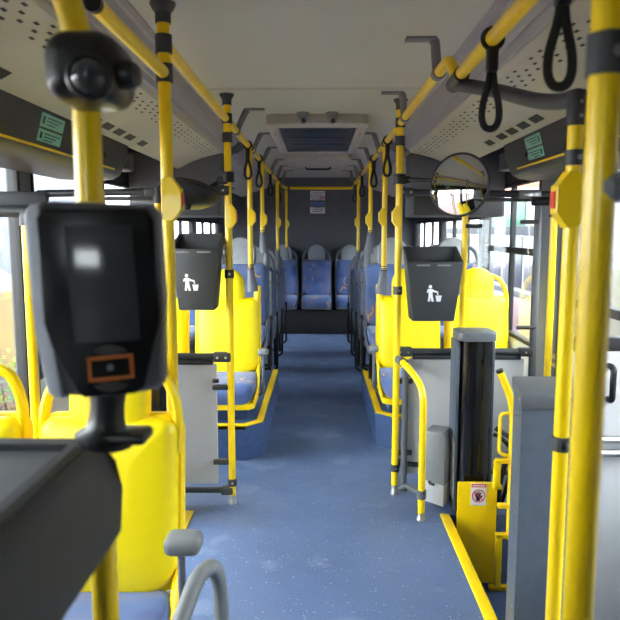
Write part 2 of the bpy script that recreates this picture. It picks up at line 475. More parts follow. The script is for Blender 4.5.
leaf(2.17, 3.55, lambda u, v, w: (W+.01+w, u, v), -1)
leaf(.80, 1.30, lambda u, v, w: (u, 2.14+w, v), -1)

# ================================================================== DOOR CASINGS, BULKHEADS, HATCHES
def slab_on(mb, a, b, c, d): mb.quad(a, b, c, d)
for sx, sd in ((-1, 'left'), (1, 'right')):
    prof = [(.955, 1.776), (.975, 1.70), (.99, 1.645), (1.005, 1.618), (1.04, 1.60), (1.10, 1.592), (1.315, 1.60), (1.315, 1.86), (1.05, 1.86)]
    root = thing('door_casing', 'long dark grey casing with two green stickers above the %s' % ('left window by the ticket reader' if sx < 0 else 'right door'), 'casing', (sx*1.14, 1.0, 1.592))
    mb = MB(); mb.prism([(sx*x, z) for x, z in prof], XZ, Y0+.02, 3.46, .02); build('cover', mb, M['casing'], root)
    mb = MB(); mb.prism([(sx*x, z) for x, z in ((.985, 1.642), (.9885, 1.6335), (.9915, 1.6345), (.989, 1.643))], XZ, .6, 3.3); build('edge_strip', mb, M['yellow'], root, 'thin yellow line along the lower edge')
    yb = 2.39 if sx < 0 else 2.90
    for nn, (z0, z1) in enumerate(((1.708, 1.755), (1.658, 1.700))):
        def cx(z): return .955+(1.776-z)*(.02/.076) if z > 1.70 else .975+(1.70-z)*(.015/.055)
        def P(y, z, e): return (sx*(cx(z)-e), y, z)
        mb = MB()
        for e0, (ya, yc), (za, zb) in ((.0015, (yb, yb+.21), (z0, z1)),):
            mb.add([P(ya, za, e0), P(yc, za, e0), P(yc, zb, e0), P(ya, zb, e0), P(ya, za, .0), P(yc, za, 0), P(yc, zb, 0), P(ya, zb, 0)],
                   [(0, 1, 2, 3), (0, 1, 5, 4), (1, 2, 6, 5), (2, 3, 7, 6), (3, 0, 4, 7)])
        st = build('sticker', mb, M['green'], root, 'green sticker with dark printed lines')
        mb = MB()
        for q in range(3):
            zz = z1-.011-q*.011; mb.quad(P(yb+.05, zz, .002), P(yb+.19-q*.03, zz, .002), P(yb+.19-q*.03, zz-.004, .002), P(yb+.05, zz-.004, .002))
        mb.quad(P(yb+.015, z1-.01, .002), P(yb+.035, z1-.01, .002), P(yb+.035, z0+.01, .002), P(yb+.015, z0+.01, .002))
        build('print', mb, M['greyprint'] if nn == 0 else M['ink'], st)
    mb = MB(); yk = yb+(-.42 if sx > 0 else -.42)
    mb.lathe([(.022, 0), (.022, .006), (.014, .01), (0.001, .01)], (sx*.972, yk, 1.705), (-sx, 0, .25), 16); build('lock', mb, M['black'], root)
    mb = MB(); mb.lathe([(.018, 0), (.018, .006), (.0, .008)], (sx*.978, 3.12, 1.69), (-sx, 0, .25), 16); build('screw_cap', mb, M['black'], root)
    # door actuator beyond the casing
    root = thing('door_actuator', 'black door actuator arm on the wall just behind the %s casing' % sd, 'actuator', (sx*1.2, 3.6, 1.62))
    mb = MB(); mb.box((sx*1.13, 3.76, 1.725), (.16, .24, .10), .012); mb.box((sx*1.23, 3.76, 1.72), (.20, .12, .05), .008); build('housing', mb, M['black'], root)
    mb = MB(); mb.tube([(sx*1.10, 3.72, 1.70), (sx*1.04, 3.60, 1.715), (sx*1.0, 3.52, 1.73)], .014); mb.box((sx*1.02, 3.53, 1.735), (.05, .06, .06), .008); build('arm', mb, M['metalgrey'], root)
    # bulkhead panel across the side bay
    root = thing('bulkhead_panel', 'dark grey bulkhead panel hung below the %s ceiling cove' % sd, 'panel', (sx*.99, 4.82, 1.44))
    mb = MB(); mb.box((sx*.99, 4.84, 1.66), (.66, .30, .45), .012); build('panel', mb, M['darkwall'], root)
    mb = MB(); mb.box((sx*.99, 4.68, 1.515), (.62, .02, .14), .006); build('lower_trim', mb, M['header'], root, 'darker lower trim')

# roof hatches
def hatch(y0, y1, z0, w, label, dark):
    root = thing('roof_hatch', label, 'hatch', (.01, (y0+y1)/2, z0-.07))
    mb = MB(); xi = .06 if dark else .075
    zt = z0+.02
    def ringsweep(prof):
        # prof: (inset, z) rings around the rectangle
        vs = []; fs = []
        for ins, z in prof:
            o_ = rrect(w-2*ins, (y1-y0)-2*ins, max(.05-ins*.4, .012), None, 4); L = len(o_)
            vs.extend([Vector((.01+u, (y0+y1)/2+v, z)) for u, v in o_])
        for i in range(len(prof)-1):
            for q in range(L): l = (q+1) % L; fs.append((i*L+q, i*L+l, (i+1)*L+l, (i+1)*L+q))
        mb.add(vs, fs)
    ringsweep([(0, zt), (.0, z0-.05), (.012, z0-.062), (xi-.012, z0-.066), (xi, z0-.058), (xi+.006, z0-.02), (xi+.006, zt)])
    build('frame', mb, M['hatchgrey'], root)
    mb = MB(); mb.box((.01, (y0+y1)/2, z0-.045), (w-.13, y1-y0-.13, .02), .004)
    for q in range(4): mb.box((.01, y0+.2+q*(y1-y0-.4)/3, z0-.0555), (w-.20, .008, .004), .001)
    build('lid', mb, M['hatchdark'] if dark else M['hatchgrey'], root, 'dark ribbed hatch lid' if dark else None)
    mb = MB()
    for sx in (-1, 1):
        for q in range(2):
            mb = MB(); mb.box((.01+sx*(w/2-.036), y0+.3+q*(y1-y0-.6), z0-.0665), (.010, .12, .002), .0005); build('warning_label', mb, M['label'], root, 'small amber label on the frame')
    if not dark:
        mb = MB(); mb.tube(fillet([(-.10, y1-.16, z0-.03), (-.10, y1-.16, z0-.075), (.12, y1-.16, z0-.075), (.12, y1-.16, z0-.03)], .02), .009, 10)
        build('handle', mb, M['black'], root)
hatch(3.64, 4.95, 1.96, .56, 'nearer roof hatch with dark lid behind the two ceiling cameras', True)
hatch(5.35, 6.2, 1.962, .54, 'farther pale roof hatch towards the rear wall', False)
for x, nm in ((-.067, 'left of the pair at the nearer roof hatch'), (.088, 'right of the pair at the nearer roof hatch')):
    root = thing('ceiling_camera', 'small silver dome camera, '+nm, 'camera', (x, 3.60, 1.90))
    mb = MB(); mb.lathe([(.034, 0), (.034, -.012), (.030, -.022), (0, -.024)], (x, 3.60, 1.962), (0, 0, 1), 20); build('base', mb, M['midgrey'], root)
    mb = MB(); mb.lathe([(.001, .028), (.016, .022), (.026, .010), (.028, 0), (.026, -.010), (.016, -.022), (.001, -.028)], (x, 3.595, 1.925), (0, -1, -.5), 20); build('dome', mb, M['midgrey'], root)
    mb = MB(); mb.lathe([(.012, 0), (.012, .006), (0, .007)], (x+.004, 3.573, 1.914), (.15, -1, -.4), 14); build('lens', mb, M['lens'], root)

# ================================================================== RAILS AND POLES
PR = .0172
def bracket(parent, x, y, ztop, sx, lenx=.085):
    mb = MB()
    mb.box((x-sx*.035, y, ztop-.005), (.10, .05, .010), .004)
    xb = sx*.41
    mb.tube(fillet([(x, y, ztop-.006), (x+sx*.012, y, ztop-.012), (xb-sx*.004, y, 1.85)], .008),   .016, 10, flat=(1, .45))
    mb.tube([(xb, y-.02, 1.85), (xb, y+.02, 1.85)], .0225, 16)
    build('bracket', mb, M['fixture'], parent)
def socket(mb, p, axis, r=.0225, l=.05):
    a = Vector(axis).normalized(); p = Vector(p); mb.tube([p-a*l/2, p+a*l/2], r, 16)

# left rail behind the front pole
rl = thing('ceiling_rail', 'long yellow overhead grab rail left of the aisle, running to the rear', 'grab rail', (-.41, 5.0, 1.83))
mb = MB(); mb.tube(fillet([(-.41, 1.93, 1.85), (-.41, 7.7, 1.85), (-.37, 8.06, 1.85)], .2), PR); build('rail', mb, M['yellow'], rl)
for y in (3.49, 4.33, 5.05, 5.9, 6.7, 7.5): bracket(rl, -.345, y, 1.962 if y < 5.95 else 1.962+(y-5.9)*.0304, -1)
for y in (3.12, 4.18, 4.95, 6.7):
    mb = MB(); socket(mb, (-.41, y, 1.85), (0, 1, 0), .0225, .045); build('collar', mb, M['clamp'], rl)
# right rail
rr = thing('ceiling_rail', 'long yellow overhead grab rail right of the aisle, running to the rear', 'grab rail', (.41, 5.0, 1.83))
mb = MB(); mb.tube(fillet([(.422, 1.99, 1.765), (.412, 2.06, 1.85), (.41, 2.3, 1.85), (.41, 7.7, 1.85), (.46, 8.06, 1.85)], .06), PR); build('rail', mb, M['yellow'], rr)
for y in (2.245, 3.09, 4.34, 5.1, 5.9, 6.7, 7.5): bracket(rr, .385 if y < 4 else .36, y, 1.962 if y < 5.95 else 1.962+(y-5.9)*.0304, 1)
for y in (3.25, 4.0, 4.95, 6.45):
    mb = MB(); socket(mb, (.41, y, 1.85), (0, 1, 0), .0225, .045); build('collar', mb, M['clamp'], rr)
# crossbar at the rear
root = thing('rear_crossbar', 'yellow crossbar joining both overhead rails in front of the rear wall', 'grab rail', (.05, 8.06, 1.83))
mb = MB(); mb.tube([(-.35, 8.085, 1.85), (.44, 8.085, 1.85)], PR); build('bar', mb, M['yellow'], root)
for x_ in (-.36, .45):
    mb = MB(); socket(mb, (x_, 8.08, 1.85), (1, 0, 0)); build('tee', mb, M['clamp'], root)

# front left short rail
root = thing('front_rail', 'short yellow overhead rail ending above the ticket reader', 'grab rail', (-.41, 1.6, 1.75))
mb = MB(); mb.tube([(-.412, 1.32, 1.768), (-.412, 1.88, 1.772)], PR); build('rail', mb, M['yellow'], root)
mb = MB(); mb.tube([(-.412, 1.308, 1.768), (-.412, 1.325, 1.768)], .0178); build('end_cap', mb, M['black'], root)

# stop button (housing + red push) fixed to a pole, facing sx
def stop_button(parent, x, y, z, sx, red=True, s=1., dy=.05):
    d = Vector((sx, dy, 0)).normalized(); t = Vector((-d.y, d.x, 0))
    f = lambda u, v, w: tuple(Vector((x, y, z))+d*u+t*w+Vector((0, 0, v)))
    out = [(.0, .10), (.018, .10), (.022, .078), (.042, .048), (.042, -.048), (.022, -.078), (.018, -.10), (.0, -.10), (-.015, -.09), (-.015, .09)]
    mb = MB(); mb.prism([(u*s, v*s*.62) for u, v in out], f, -.021*s, .021*s, .003); h = build('stop_button', mb, M['yellow'], parent, sharp=20)
    if red:
        mb = MB(); mb.prism([(.040*s, .020*s), (.046*s, .017*s), (.046*s, -.017*s), (.040*s, -.020*s)], f, -.013*s, .015*s, .002); build('push_button', mb, M['redbtn'], h, 'red push button')

def clamp(parent, x, y, z, r=.024, h=.045, bolt=True, name='clamp'):
    mb = MB(); mb.tube([(x, y, z-h/2), (x, y, z+h/2)], r, 18)
    if bolt:
        mb.mi = 1; mb.lathe([(.006, 0), (.006, .003), (0, .004)], (x+.004, y-r+.0005, z), (0, -1, 0), 10)
    build(name, mb, [M['clamp'], M['bolt']], parent)

# left front pole (stop button), at seat corner
p1 = thing('grab_pole', 'yellow pole with stop button beside the front left seat, from ceiling to floor', 'pole', (-.412, 1.9, 0), 'yellow grab poles')
mb = MB(); mb.cyl((-.412, 1.9, 0), (-.412, 1.9, 1.958), PR+.0005, 20); build('tube', mb, M['yellow'], p1)
mb = MB(); mb.lathe([(.036, .008), (.036, 0), (.030, -.012), (.022, -.022), (.022, -.05), (0, -.05)], (-.412, 1.9, 1.955), (0, 0, 1), 20); build('ceiling_flange', mb, M['clamp'], p1)
clamp(p1, -.412, 1.9, 1.772, .0235, .05, False); clamp(p1, -.412, 1.9, 1.85, .0235, .05, False)
stop_button(p1, -.412, 1.9, 1.425, 1)

# main poles of the partitions, carrying the bins
PL, PRt = (-.405, 3.12), (.408, 3.25)
p2 = thing('grab_pole', 'yellow pole at the left partition, carrying the left waste bin', 'pole', (PL[0], PL[1], 0), 'yellow grab poles')
mb = MB(); mb.cyl((PL[0], PL[1], .012), (PL[0], PL[1], 1.958), PR, 20); build('tube', mb, M['yellow'], p2)
mb = MB(); mb.lathe([(.034, .006), (.034, 0), (.022, -.02), (.022, -.045), (0, -.045)], (*PL, 1.955), (0, 0, 1), 20); build('ceiling_flange', mb, M['clamp'], p2)
for z in (1.765, 1.85): clamp(p2, *PL, z, .0235, .045, False)
clamp(p2, *PL, 1.135, .0225, .04); clamp(p2, *PL, .11, .0225, .035)
mb = MB(); mb.lathe([(.022, 0), (.022, .012), (.0178, .022), (.0178, .045), (0, .045)], (*PL, 0), (0, 0, 1), 16); build('foot', mb, M['bolt'], p2)
stop_button(p2, *PL, 1.405, 1, s=.92)
p3 = thing('grab_pole', 'yellow pole at the right partition, carrying the right waste bin', 'pole', (PRt[0], PRt[1], 0), 'yellow grab poles')
mb = MB(); mb.cyl((PRt[0], PRt[1], .012), (PRt[0], PRt[1], 1.945), PR, 20); build('tube', mb, M['yellow'], p3)
mb = MB(); mb.lathe([(.034, .006), (.034, 0), (.022, -.02), (.022, -.045), (0, -.045)], (*PRt, 1.955), (0, 0, 1), 20); build('ceiling_flange', mb, M['clamp'], p3)
for z in (1.765, 1.85): clamp(p3, *PRt, z, .0235, .045, False)
clamp(p3, *PRt, 1.045, .0225, .04); clamp(p3, *PRt, .14, .0225, .035)
mb = MB(); mb.lathe([(.022, 0), (.022, .012), (.0178, .022), (.0178, .05), (0, .05)], (*PRt, 0), (0, 0, 1), 16); build('foot', mb, M['bolt'], p3)
stop_button(p3, *PRt, 1.405, -1, red=False, s=.8, dy=-.1)

# seat-corner poles: pole rising from a grey funnel on the seat's aisle corner
def seat_pole(x, y, zb, zt, label, fl=.155, lean=0.):
    t = thing('seat_pole', label, 'pole', (x, y, zb), 'yellow poles on seat corners')
    mb = MB(); mb.tube([(x, y, zb+fl-.03), (x-lean*.5, y, (zb+1.85)/2), (x-lean, y, 1.845)], PR-.001, 16); build('tube', mb, M['yellow'], t)
    s = 1 if x < 0 else -1
    mb = MB(); mb.tube([(x+s*.012, y, zb), (x+s*.010, y, zb+.03), (x+s*.004, y, zb+fl*.6), (x, y, zb+fl)], [.034, .034, .025, .0195], 16, flat=(.8, 1)); build('socket', mb, M['seatgrey'], t)
    mb = MB()
    for q in range(3): mb.tube([(x, y, zb+fl-.014+q*.012), (x, y, zb+fl-.008+q*.012)], .0215, 16)
    build('collar', mb, M['clamp'], t)
    stop_button(t, x-lean*.6, y, 1.42, s, red=False, s=.85, dy=-.05)
    return t
SP = dict(L=[(-.412, 4.17, .955, 'on the corner of the left yellow seat behind the bin'), (-.402, 4.95, 1.17, 'on the first raised blue seat, left of the aisle'), (-.40, 6.72, .98, 'on a blue seat half way down the left side'), (-.385, 8.25, .97, 'nearest the rear bench on the left of the aisle')],
          R=[(.412, 4.0, .955, 'on the corner of the right yellow seat behind the bin'), (.40, 4.95, 1.17, 'on the first raised blue seat, right of the aisle'), (.40, 6.45, .98, 'on a blue seat half way down the right side')])
for s in 'LR':
    for x, y, z, l in SP[s]: seat_pole(x, y, z, 1.85, 'yellow pole with grey funnel '+l)

# front right rail with curved dark arm and stop-button pole
root = thing('front_rail', 'short yellow overhead rail at upper right carrying two black straps', 'grab rail', (.41, 1.4, 1.75))
mb = MB(); mb.tube([(.412, .72, 1.768), (.412, 1.90, 1.768)], PR); build('rail', mb, M['yellow'], root)
mb = MB(); mb.tube([(.412, 1.0, 1.768), (.412, 1.03, 1.768)], .0215, 16); build('collar', mb, M['midgrey'], root)
mb = MB(); mb.tube(smooth_path([(.408, 1.975, 1.757), (.44, 1.90, 1.735), (.495, 1.80, 1.70), (.55, 1.68, 1.655), (.575, 1.58, 1.633), (.587, 1.50, 1.628)], 6), .019, 16); build('curved_arm', mb, M['dark'], root, 'dark grey curved arm')
mb = MB(); mb.tube([(.412, 1.885, 1.766), (.410, 1.99, 1.757)], .0225, 16); build('tee', mb, M['clamp'], root)
SPX, SPY = .585, 1.5
p4 = thing('grab_pole', 'yellow pole with stop button beside the slate blue box at right', 'pole', (SPX, SPY, 0), 'yellow grab poles')
mb = MB(); mb.cyl((SPX, SPY, 0.0), (SPX, SPY, 1.60), PR, 20); build('tube', mb, M['yellow'], p4)
mb = MB(); mb.tube([(SPX, SPY, 1.566), (SPX, SPY, 1.636), (SPX, SPY, 1.642)], [.021, .021, .018], 18); mb.mi = 1
for z in (1.585, 1.615): mb.lathe([(.004, 0), (.004, .002), (0, .003)], (SPX+.003, SPY-.021, z), (0, -1, 0), 8)
build('elbow', mb, [M['clamp'], M['bolt']], p4)
clamp(p4, SPX, SPY, 1.497, .021, .033); clamp(p4, SPX, SPY, .845, .0215, .034)
stop_button(p4, SPX, SPY, 1.405, -1, s=1.0, dy=.0)
mb = MB()
for z in (.75, .55): mb.tube([(SPX+.012, SPY, z), (SPX+.05, SPY+.01, z)], .008, 10)
build('stub', mb, M['metalgrey'], p4)

# thick near pole on the right
p5 = thing('grab_pole', 'thick blurred yellow pole in the right foreground, nearest the viewer', 'pole', (.318, .72, 0), 'yellow grab poles')
mb = MB(); mb.cyl((.3195, .72, 0), (.3195, .72, 1.958), PR-.0004, 24); build('tube', mb, M['yellow'], p5)
clamp(p5, .3195, .72, 1.518, .0205, .042); 
mb = MB(); mb.tube([(.325, .715, 1.382), (.70, .71, 1.382)], .0165, 16); mb.lathe([(.0165, 0), (.013, .008), (0, .011)], (.325, .715, 1.382), (-1, 0, 0), 16); build('side_arm', mb, M['midgrey'], p5, 'dark grey side arm')

# ---------------------------------------------------------------- hand straps
strap0 = None
def strap(x, y, label):
    global strap0
    if strap0 is None:
        t = thing('hand_strap', label, 'strap', (0, 0, 0), 'black hand straps')
        mb = MB(); mb.tube([(.0205*math.cos(a), 0, .0205*math.sin(a)) for a in [2*math.pi*k/18 for k in range(18)]], .0035, 8, closed=True, flat=(.6, 2.2)); build('band', mb, M['strap'], t)
        mb = MB(); mb.box((0, 0, -.046), (.026, .024, .056), .006, 3); build('buckle', mb, M['black'], t)
        mb = MB(); lp = smooth_path([(.003, 0, -.07), (.007, 0, -.10), (.018, 0, -.145), (.019, 0, -.178), (.009, 0, -.197), (-.009, 0, -.197), (-.019, 0, -.178), (-.018, 0, -.145), (-.007, 0, -.10), (-.003, 0, -.07)], 6)
        mb.tube(lp, .0045, 8, flat=(.5, 1.8)); build('loop', mb, M['strap'], t)
        strap0 = t; t.location = (x, y, Z_STRAP); return t
    return copy_tree(strap0, (x, y, Z_STRAP), label)
Z_STRAP = 1.768
strap(.412, 1.56, 'black hand strap on the right front rail, beside the curved grey arm')
strap(.410, 1.115, 'large blurred black hand strap at the top right, nearest the viewer')
Z_STRAP = 1.85
for y, l in ((4.05, 'beside the yellow seat pole behind the bin'), (4.8, 'in front of the first raised blue seat'), (5.9, 'half way to the rear crossbar'), (7.2, 'last before the rear crossbar')):
    strap(-.41, y, 'black hand strap on the left rail, '+l)
for y, l in ((3.86, 'beside the yellow seat pole behind the bin'), (4.8, 'in front of the first raised blue seat'), (6.1, 'half way to the rear crossbar'), (7.3, 'last before the rear crossbar')):
    strap(.41, y, 'black hand strap on the right rail, '+l)

# ================================================================== PARTITIONS
def partition(sx, y, label):
    t = thing('partition', label, 'partition', (sx*.75, y, 0))
    xp, xm, xw = sx*.405, sx*.735, sx*1.09
    mb = MB()                                                   # bars
    mb.tube([(xp, y, 1.525), (sx*1.30, y, 1.51)], .017, 14)
    mb.box((sx*.93, y+.004, 1.487), (.36, .03, .018), .003); build('top_bar', mb, M['dark'], t)
    mb = MB(); mb.tube([(xp, y, .735), (xw, y, .735)], .018, 14); mb.box((sx*.76, y+.004, .708), (.54, .034, .022), .004); build('middle_bar', mb, M['dark'], t)
    mb = MB(); mb.tube([(xp, y, .068 if sx < 0 else .16), (xw, y, .068 if sx < 0 else .10)], .015, 14); build('bottom_bar', mb, M['dark'], t)
    mb = MB(); mb.tube([(xw, y, 0), (xw, y, 1.51)], .0185, 16)
    build('post', mb, M['metalgrey'], t)
    mb = MB(); mb.tube([(xm, y, .74), (xm, y, 1.51)], PR-.001, 16); build('pole', mb, M['yellow'], t, 'yellow inner pole')
    mb = MB(); mb.box((sx*.76, y, .402), (.575, .012, .60), .004); build('lower_panel', mb, M['lightpanel'], t, 'light grey lower panel')
    mb = MB(); mb.box((sx*.915, y, 1.09), (.30, .006, .60)); build('upper_pane', mb, M['acrylic'], t, 'clear upper pane')
    mb = MB()
    mb.box((sx*.445, y, .735), (.085, .05, .046), .008); mb.box((sx*1.05, y, .735), (.07, .046, .042), .008)
    mb.box((sx*.44, y, 1.523), (.085, .048, .044), .008); mb.tube([(xm, y, 1.465), (xm, y, 1.535)], .024, 16); mb.box((xm+sx*.03, y, 1.515), (.06, .046, .042), .008)
    for z in (.62, .585, .22): mb.tube([(sx*.462, y-.012, z), (sx*.49, y-.012, z)], .010, 10)
    mb.box((sx*.455, y-.006, .587), (.075, .03, .026), .006); mb.box((sx*.457, y-.006, .215), (.075, .03, .026), .006)
    for z in (1.38, .86): mb.tube([(xw-sx*.09, y-.012, z), (xw, y-.012, z)], .010, 10); mb.tube([(xm, y-.012, z-.02), (xm+sx*.08, y-.012, z-.02)], .010, 10)
    mb.box((sx*.43, y, .068 if sx < 0 else .16), (.06, .046, .04), .008)
    mb.mi = 1
    for bx in (.425, .465): mb.lathe([(.006, 0), (.006, .003), (0, .004)], (sx*bx, y-.0255, .735), (0, -1, 0), 10); mb.lathe([(.006, 0), (.006, .003), (0, .004)], (sx*bx, y-.0245, 1.523), (0, -1, 0), 10)
    mb.lathe([(.006, 0), (.006, .003), (0, .004)], (sx*1.05, y-.0235, .735), (0, -1, 0), 10)
    build('clamp', mb, [M['clamp'], M['bolt']], t)
    return t
tl = partition(-1, PL[1]+.0, 'light grey partition with dark frame below the left waste bin')
tr = partition(1, PRt[1]+.02, 'light grey partition with dark frame below the right waste bin')
mb = MB(); mb.box((.965+.075, PRt[1]+.02, 1.512), (.11, .05, .045), .008); mb.mi = 1
for bx in (1.01, 1.06): mb.lathe([(.006, 0), (.006, .003), (0, .004)], (bx, PRt[1]-.006, 1.512), (0, -1, 0), 10)
build('chrome_tee', mb, [M['chrome'], M['bolt']], tr, 'bright metal tee')
mb = MB(); mb.tube([(.452, PRt[1]-.01, .02), (.452, PRt[1]-.01, .70)], .0165, 16); build('aisle_post', mb, M['metalgrey'], tr, 'grey post beside the yellow pole')

# yellow grab loop standing in front of the right partition
t = thing('grab_loop', 'bent yellow grab rail standing on the aisle floor by the right partition', 'grab rail', (.495, 2.95, 0))
mb = MB(); mb.tube(fillet([(.425, 3.20, .70), (.455, 3.08, .68), (.497, 2.945, .62), (.497, 2.945, .01)], .09, 8), PR-.001, 18); build('tube', mb, M['yellow'], t)
mb = MB(); mb.tube([(.415, 3.225, .705), (.43, 3.18, .70)], .0215, 14); build('clamp', mb, M['metalgrey'], t)
mb = MB(); mb.tube([(.497, 2.945, .105), (.497, 2.945, .145)], .0225, 16); mb.tube([(.43, 3.18, .055), (.45, 3.12, .095), (.497, 2.95, .125)], .013, 12); build('brace', mb, M['metalgrey'], t)
mb = MB(); mb.lathe([(.022, 0), (.022, .01), (.0178, .016), (.0178, .035), (0, .035)], (.497, 2.945, 0), (0, 0, 1), 16); build('foot', mb, M['bolt'], t)

# partition poles to the left window (front bay)
t = thing('window_pole', 'thin yellow pole with dark top bar in front of the left window', 'pole', (-.985, 2.27, WELL))
mb = MB(); mb.cyl((-.985, 2.27, WELL), (-.985, 2.27, 1.39), .0165, 16); build('tube', mb, M['yellow'], t)
mb = MB(); mb.tube([(-.90, 2.27, 1.40), (-1.31, 2.27, 1.41)], .021, 14); mb.box((-1.12, 2.28, 1.445), (.42, .03, .05), .005); build('top_bar', mb, M['dark'], t)
mb = MB(); mb.tube([(-.985, 2.27, 1.355), (-.985, 2.27, 1.40)], .022, 14); build('clamp', mb, M['clamp'], t)
t = thing('window_pole', 'thin yellow pole beside the grey pillar of the right door', 'pole', (1.115, 3.12, WELL))
mb = MB(); mb.cyl((1.115, 3.12, WELL), (1.115, 3.12, 1.44), .0165, 16); build('tube', mb, M['yellow'], t)
mb = MB(); mb.tube([(1.115, 3.12, 1.40), (1.115, 3.12, 1.47)], .024, 14); mb.tube([(1.02, 3.16, 1.475), (1.31, 3.10, 1.475)], .021, 14); mb.box((1.20, 3.11, 1.44), (.10, .05, .05), .01); build('clamp', mb, M['black'], t)

# ================================================================== WASTE BINS
def pictogram(cx, cy, cz, s):
    mb = MB(); f = lambda u, v, w: (cx+(u-125)*s, cy+w, cz-(v-380)*s)
    fig = [(72, 362), (78, 342), (90, 336), (108, 336), (130, 348), (155, 356), (152, 367), (124, 360), (114, 358), (116, 385), (126, 427), (109, 427), (101, 398), (97, 427), (82, 427), (88, 378), (84, 352), (80, 365)]
    mb.prism(fig, f, -.0008, 0); mb.prism([(98+12*math.cos(a), 321-12*math.sin(a)) for a in [2*math.pi*k/14 for k in range(14)]], f, -.0008, 0)
    mb.prism([(136, 384), (180, 384), (172, 427), (144, 427)], f, -.0008, 0)
    mb.prism([(150, 366), (158, 372), (152, 380), (144, 374)], f, -.0008, 0)
    return mb
def waste_bin(x0, x1, yf, ztop, zbot, x0b, x1b, label, mx):
    """tapered bin: open mouth leaning forward at the top; yf = front face"""
    t = thing('waste_bin', label, 'bin', ((x0+x1)/2, yf+.08, zbot))
    dep = .17; mb = MB()
    T = [(x0, yf, ztop-.068), (x1, yf, ztop-.068), (x1, yf+dep, ztop), (x0, yf+dep, ztop)]
    B = [(x0b, yf+.02, zbot), (x1b, yf+.02, zbot), (x1b, yf+dep-.02, zbot), (x0b, yf+dep-.02, zbot)]
    e = .012
    Ti = [(x0+e, yf+e, ztop-.068), (x1-e, yf+e, ztop-.068), (x1-e, yf+dep-e, ztop), (x0+e, yf+dep-e, ztop)]
    Bi = [(x0b+e, yf+.03, zbot+.02), (x1b-e, yf+.03, zbot+.02), (x1b-e, yf+dep-.03, zbot+.02), (x0b+e, yf+dep-.03, zbot+.02)]
    bm = bmesh.new(); V = [bm.verts.new(p) for p in T+B+Ti+Bi]
    F = [(4, 5, 6, 7)]+[(i, (i+1) % 4, 4+(i+1) % 4, 4+i) for i in range(4)]+[(i, (i+1) % 4, 8+(i+1) % 4, 8+i) for i in range(4)]+[(8+i, 8+(i+1) % 4, 12+(i+1) % 4, 12+i) for i in range(4)]+[(12, 13, 14, 15)]
    for q in F: bm.faces.new([V[i] for i in q])
    bmesh.ops.recalc_face_normals(bm, faces=bm.faces[:])
    bmesh.ops.bevel(bm, geom=[e_ for e_ in bm.edges if any(v in V[:8] for v in e_.verts) and all(v in V[:8] for v in e_.verts)], offset=.006, segments=2, profile=.5, affect='EDGES')
    mb.from_bm(bm); build('body', mb, M['dark'], t)
    mb = MB(); xc = (x0+x1)/2
    for dx in (-.055, .04):
        mb = MB(); mb.box((xc+dx, yf-.001, ztop-.084), (.062, .004, .008), .001); build('rim_clip', mb, M['midgrey'], t, 'grey clip below the mouth')
    mb = pictogram(mx, 0, 0, .00066)
    sl = .02/(ztop-.068-zbot)
    zc = 1.095 if mx < 0 else 1.04
    mb.v = [Vector((v.x, yf+(ztop-.068-(v.z+zc))*sl-.0012+v.y, v.z+zc)) for v in mb.v]
    build('pictogram', mb, M['white'], t, 'white figure dropping litter in a basket')
    return t
waste_bin(-.655, -.432, 3.0, 1.325, .972, -.628, -.462, 'dark grey waste bin with white litter figure on the left pole', -.568)
mb = MB()
waste_bin(.426, .690, 3.06, 1.262, .915, .458, .655, 'dark grey waste bin with white litter figure on the right pole', .556)

# ================================================================== CONVEX MIRRORS
def mirror(c, n, rad, label, arm_from):
    t = thing('convex_mirror', label, 'mirror', c); n = Vector(n).normalized(); c = Vector(c); S = .42
    mb = MB(); pr = []
    for k in range(11):
        r = rad*.97*k/10; pr.append((max(r, .0003), math.sqrt(S*S-r*r)-math.sqrt(S*S-(rad*.97)**2)))
    mb.lathe(pr[::-1][:-1]+[(0.0003, pr[0][1])], c, n, 40); build('glass', mb, M['mirror'], t)
    q = Vector((0, 0, 1)).rotation_difference(n)
    mb = MB(); mb.tube([c+q @ Vector((rad*math.cos(a), rad*math.sin(a), -.004)) for a in [2*math.pi*k/44 for k in range(44)]], .0065, 10, closed=True); build('rim', mb, M['black'], t)
    mb = MB(); mb.lathe([(rad*.99, -.004), (rad*.96, -.02), (rad*.7, -.045), (rad*.25, -.06), (.02, -.062), (0.0, -.062)], c, n, 36); build('back_shell', mb, M['black'], t)
    mb = MB(); b = c-n*.06; mb.lathe([(.0, -.022), (.016, -.018), (.022, 0), (.016, .018), (0, .022)], b-n*.01, (0, 0, 1), 16)
    a = Vector(arm_from); mb.tube([a, a.lerp(b, .55)+Vector((0, 0, .012)), b-n*.01], .010, 12)
    mb.tube([a-Vector((0, 0, .024)), a+Vector((0, 0, .024))], .03, 16); mb.box(a+(b-a).normalized()*.03, (.05, .035, .034), .006); build('arm', mb, M['black'], t)
mirror((.648, 3.02, 1.542), (-.70, -1.0, .06), .138, 'round convex mirror on an arm from the right partition pole', (PRt[0], PRt[1], 1.585))
mirror((-.585, 3.10, 1.515), (.10, .42, 1.0), .138, 'round convex mirror tilted downward above the left waste bin', (PL[0], PL[1], 1.585))

# ================================================================== TICKET READER, CAMERA, CONSOLE (left foreground)
VX, VY = -.277, .862
t = thing('validator_pole', 'blurred yellow pole with bent top behind the black ticket reader', 'pole', (VX, VY, 0))
mb = MB(); mb.tube(fillet([(VX, VY, 0), (VX, VY, 1.605), (VX-.10, VY-.02, 1.80), (VX-.14, VY-.03, 1.95)], .12, 10), PR+.0005, 22); build('tube', mb, M['yellow'], t)
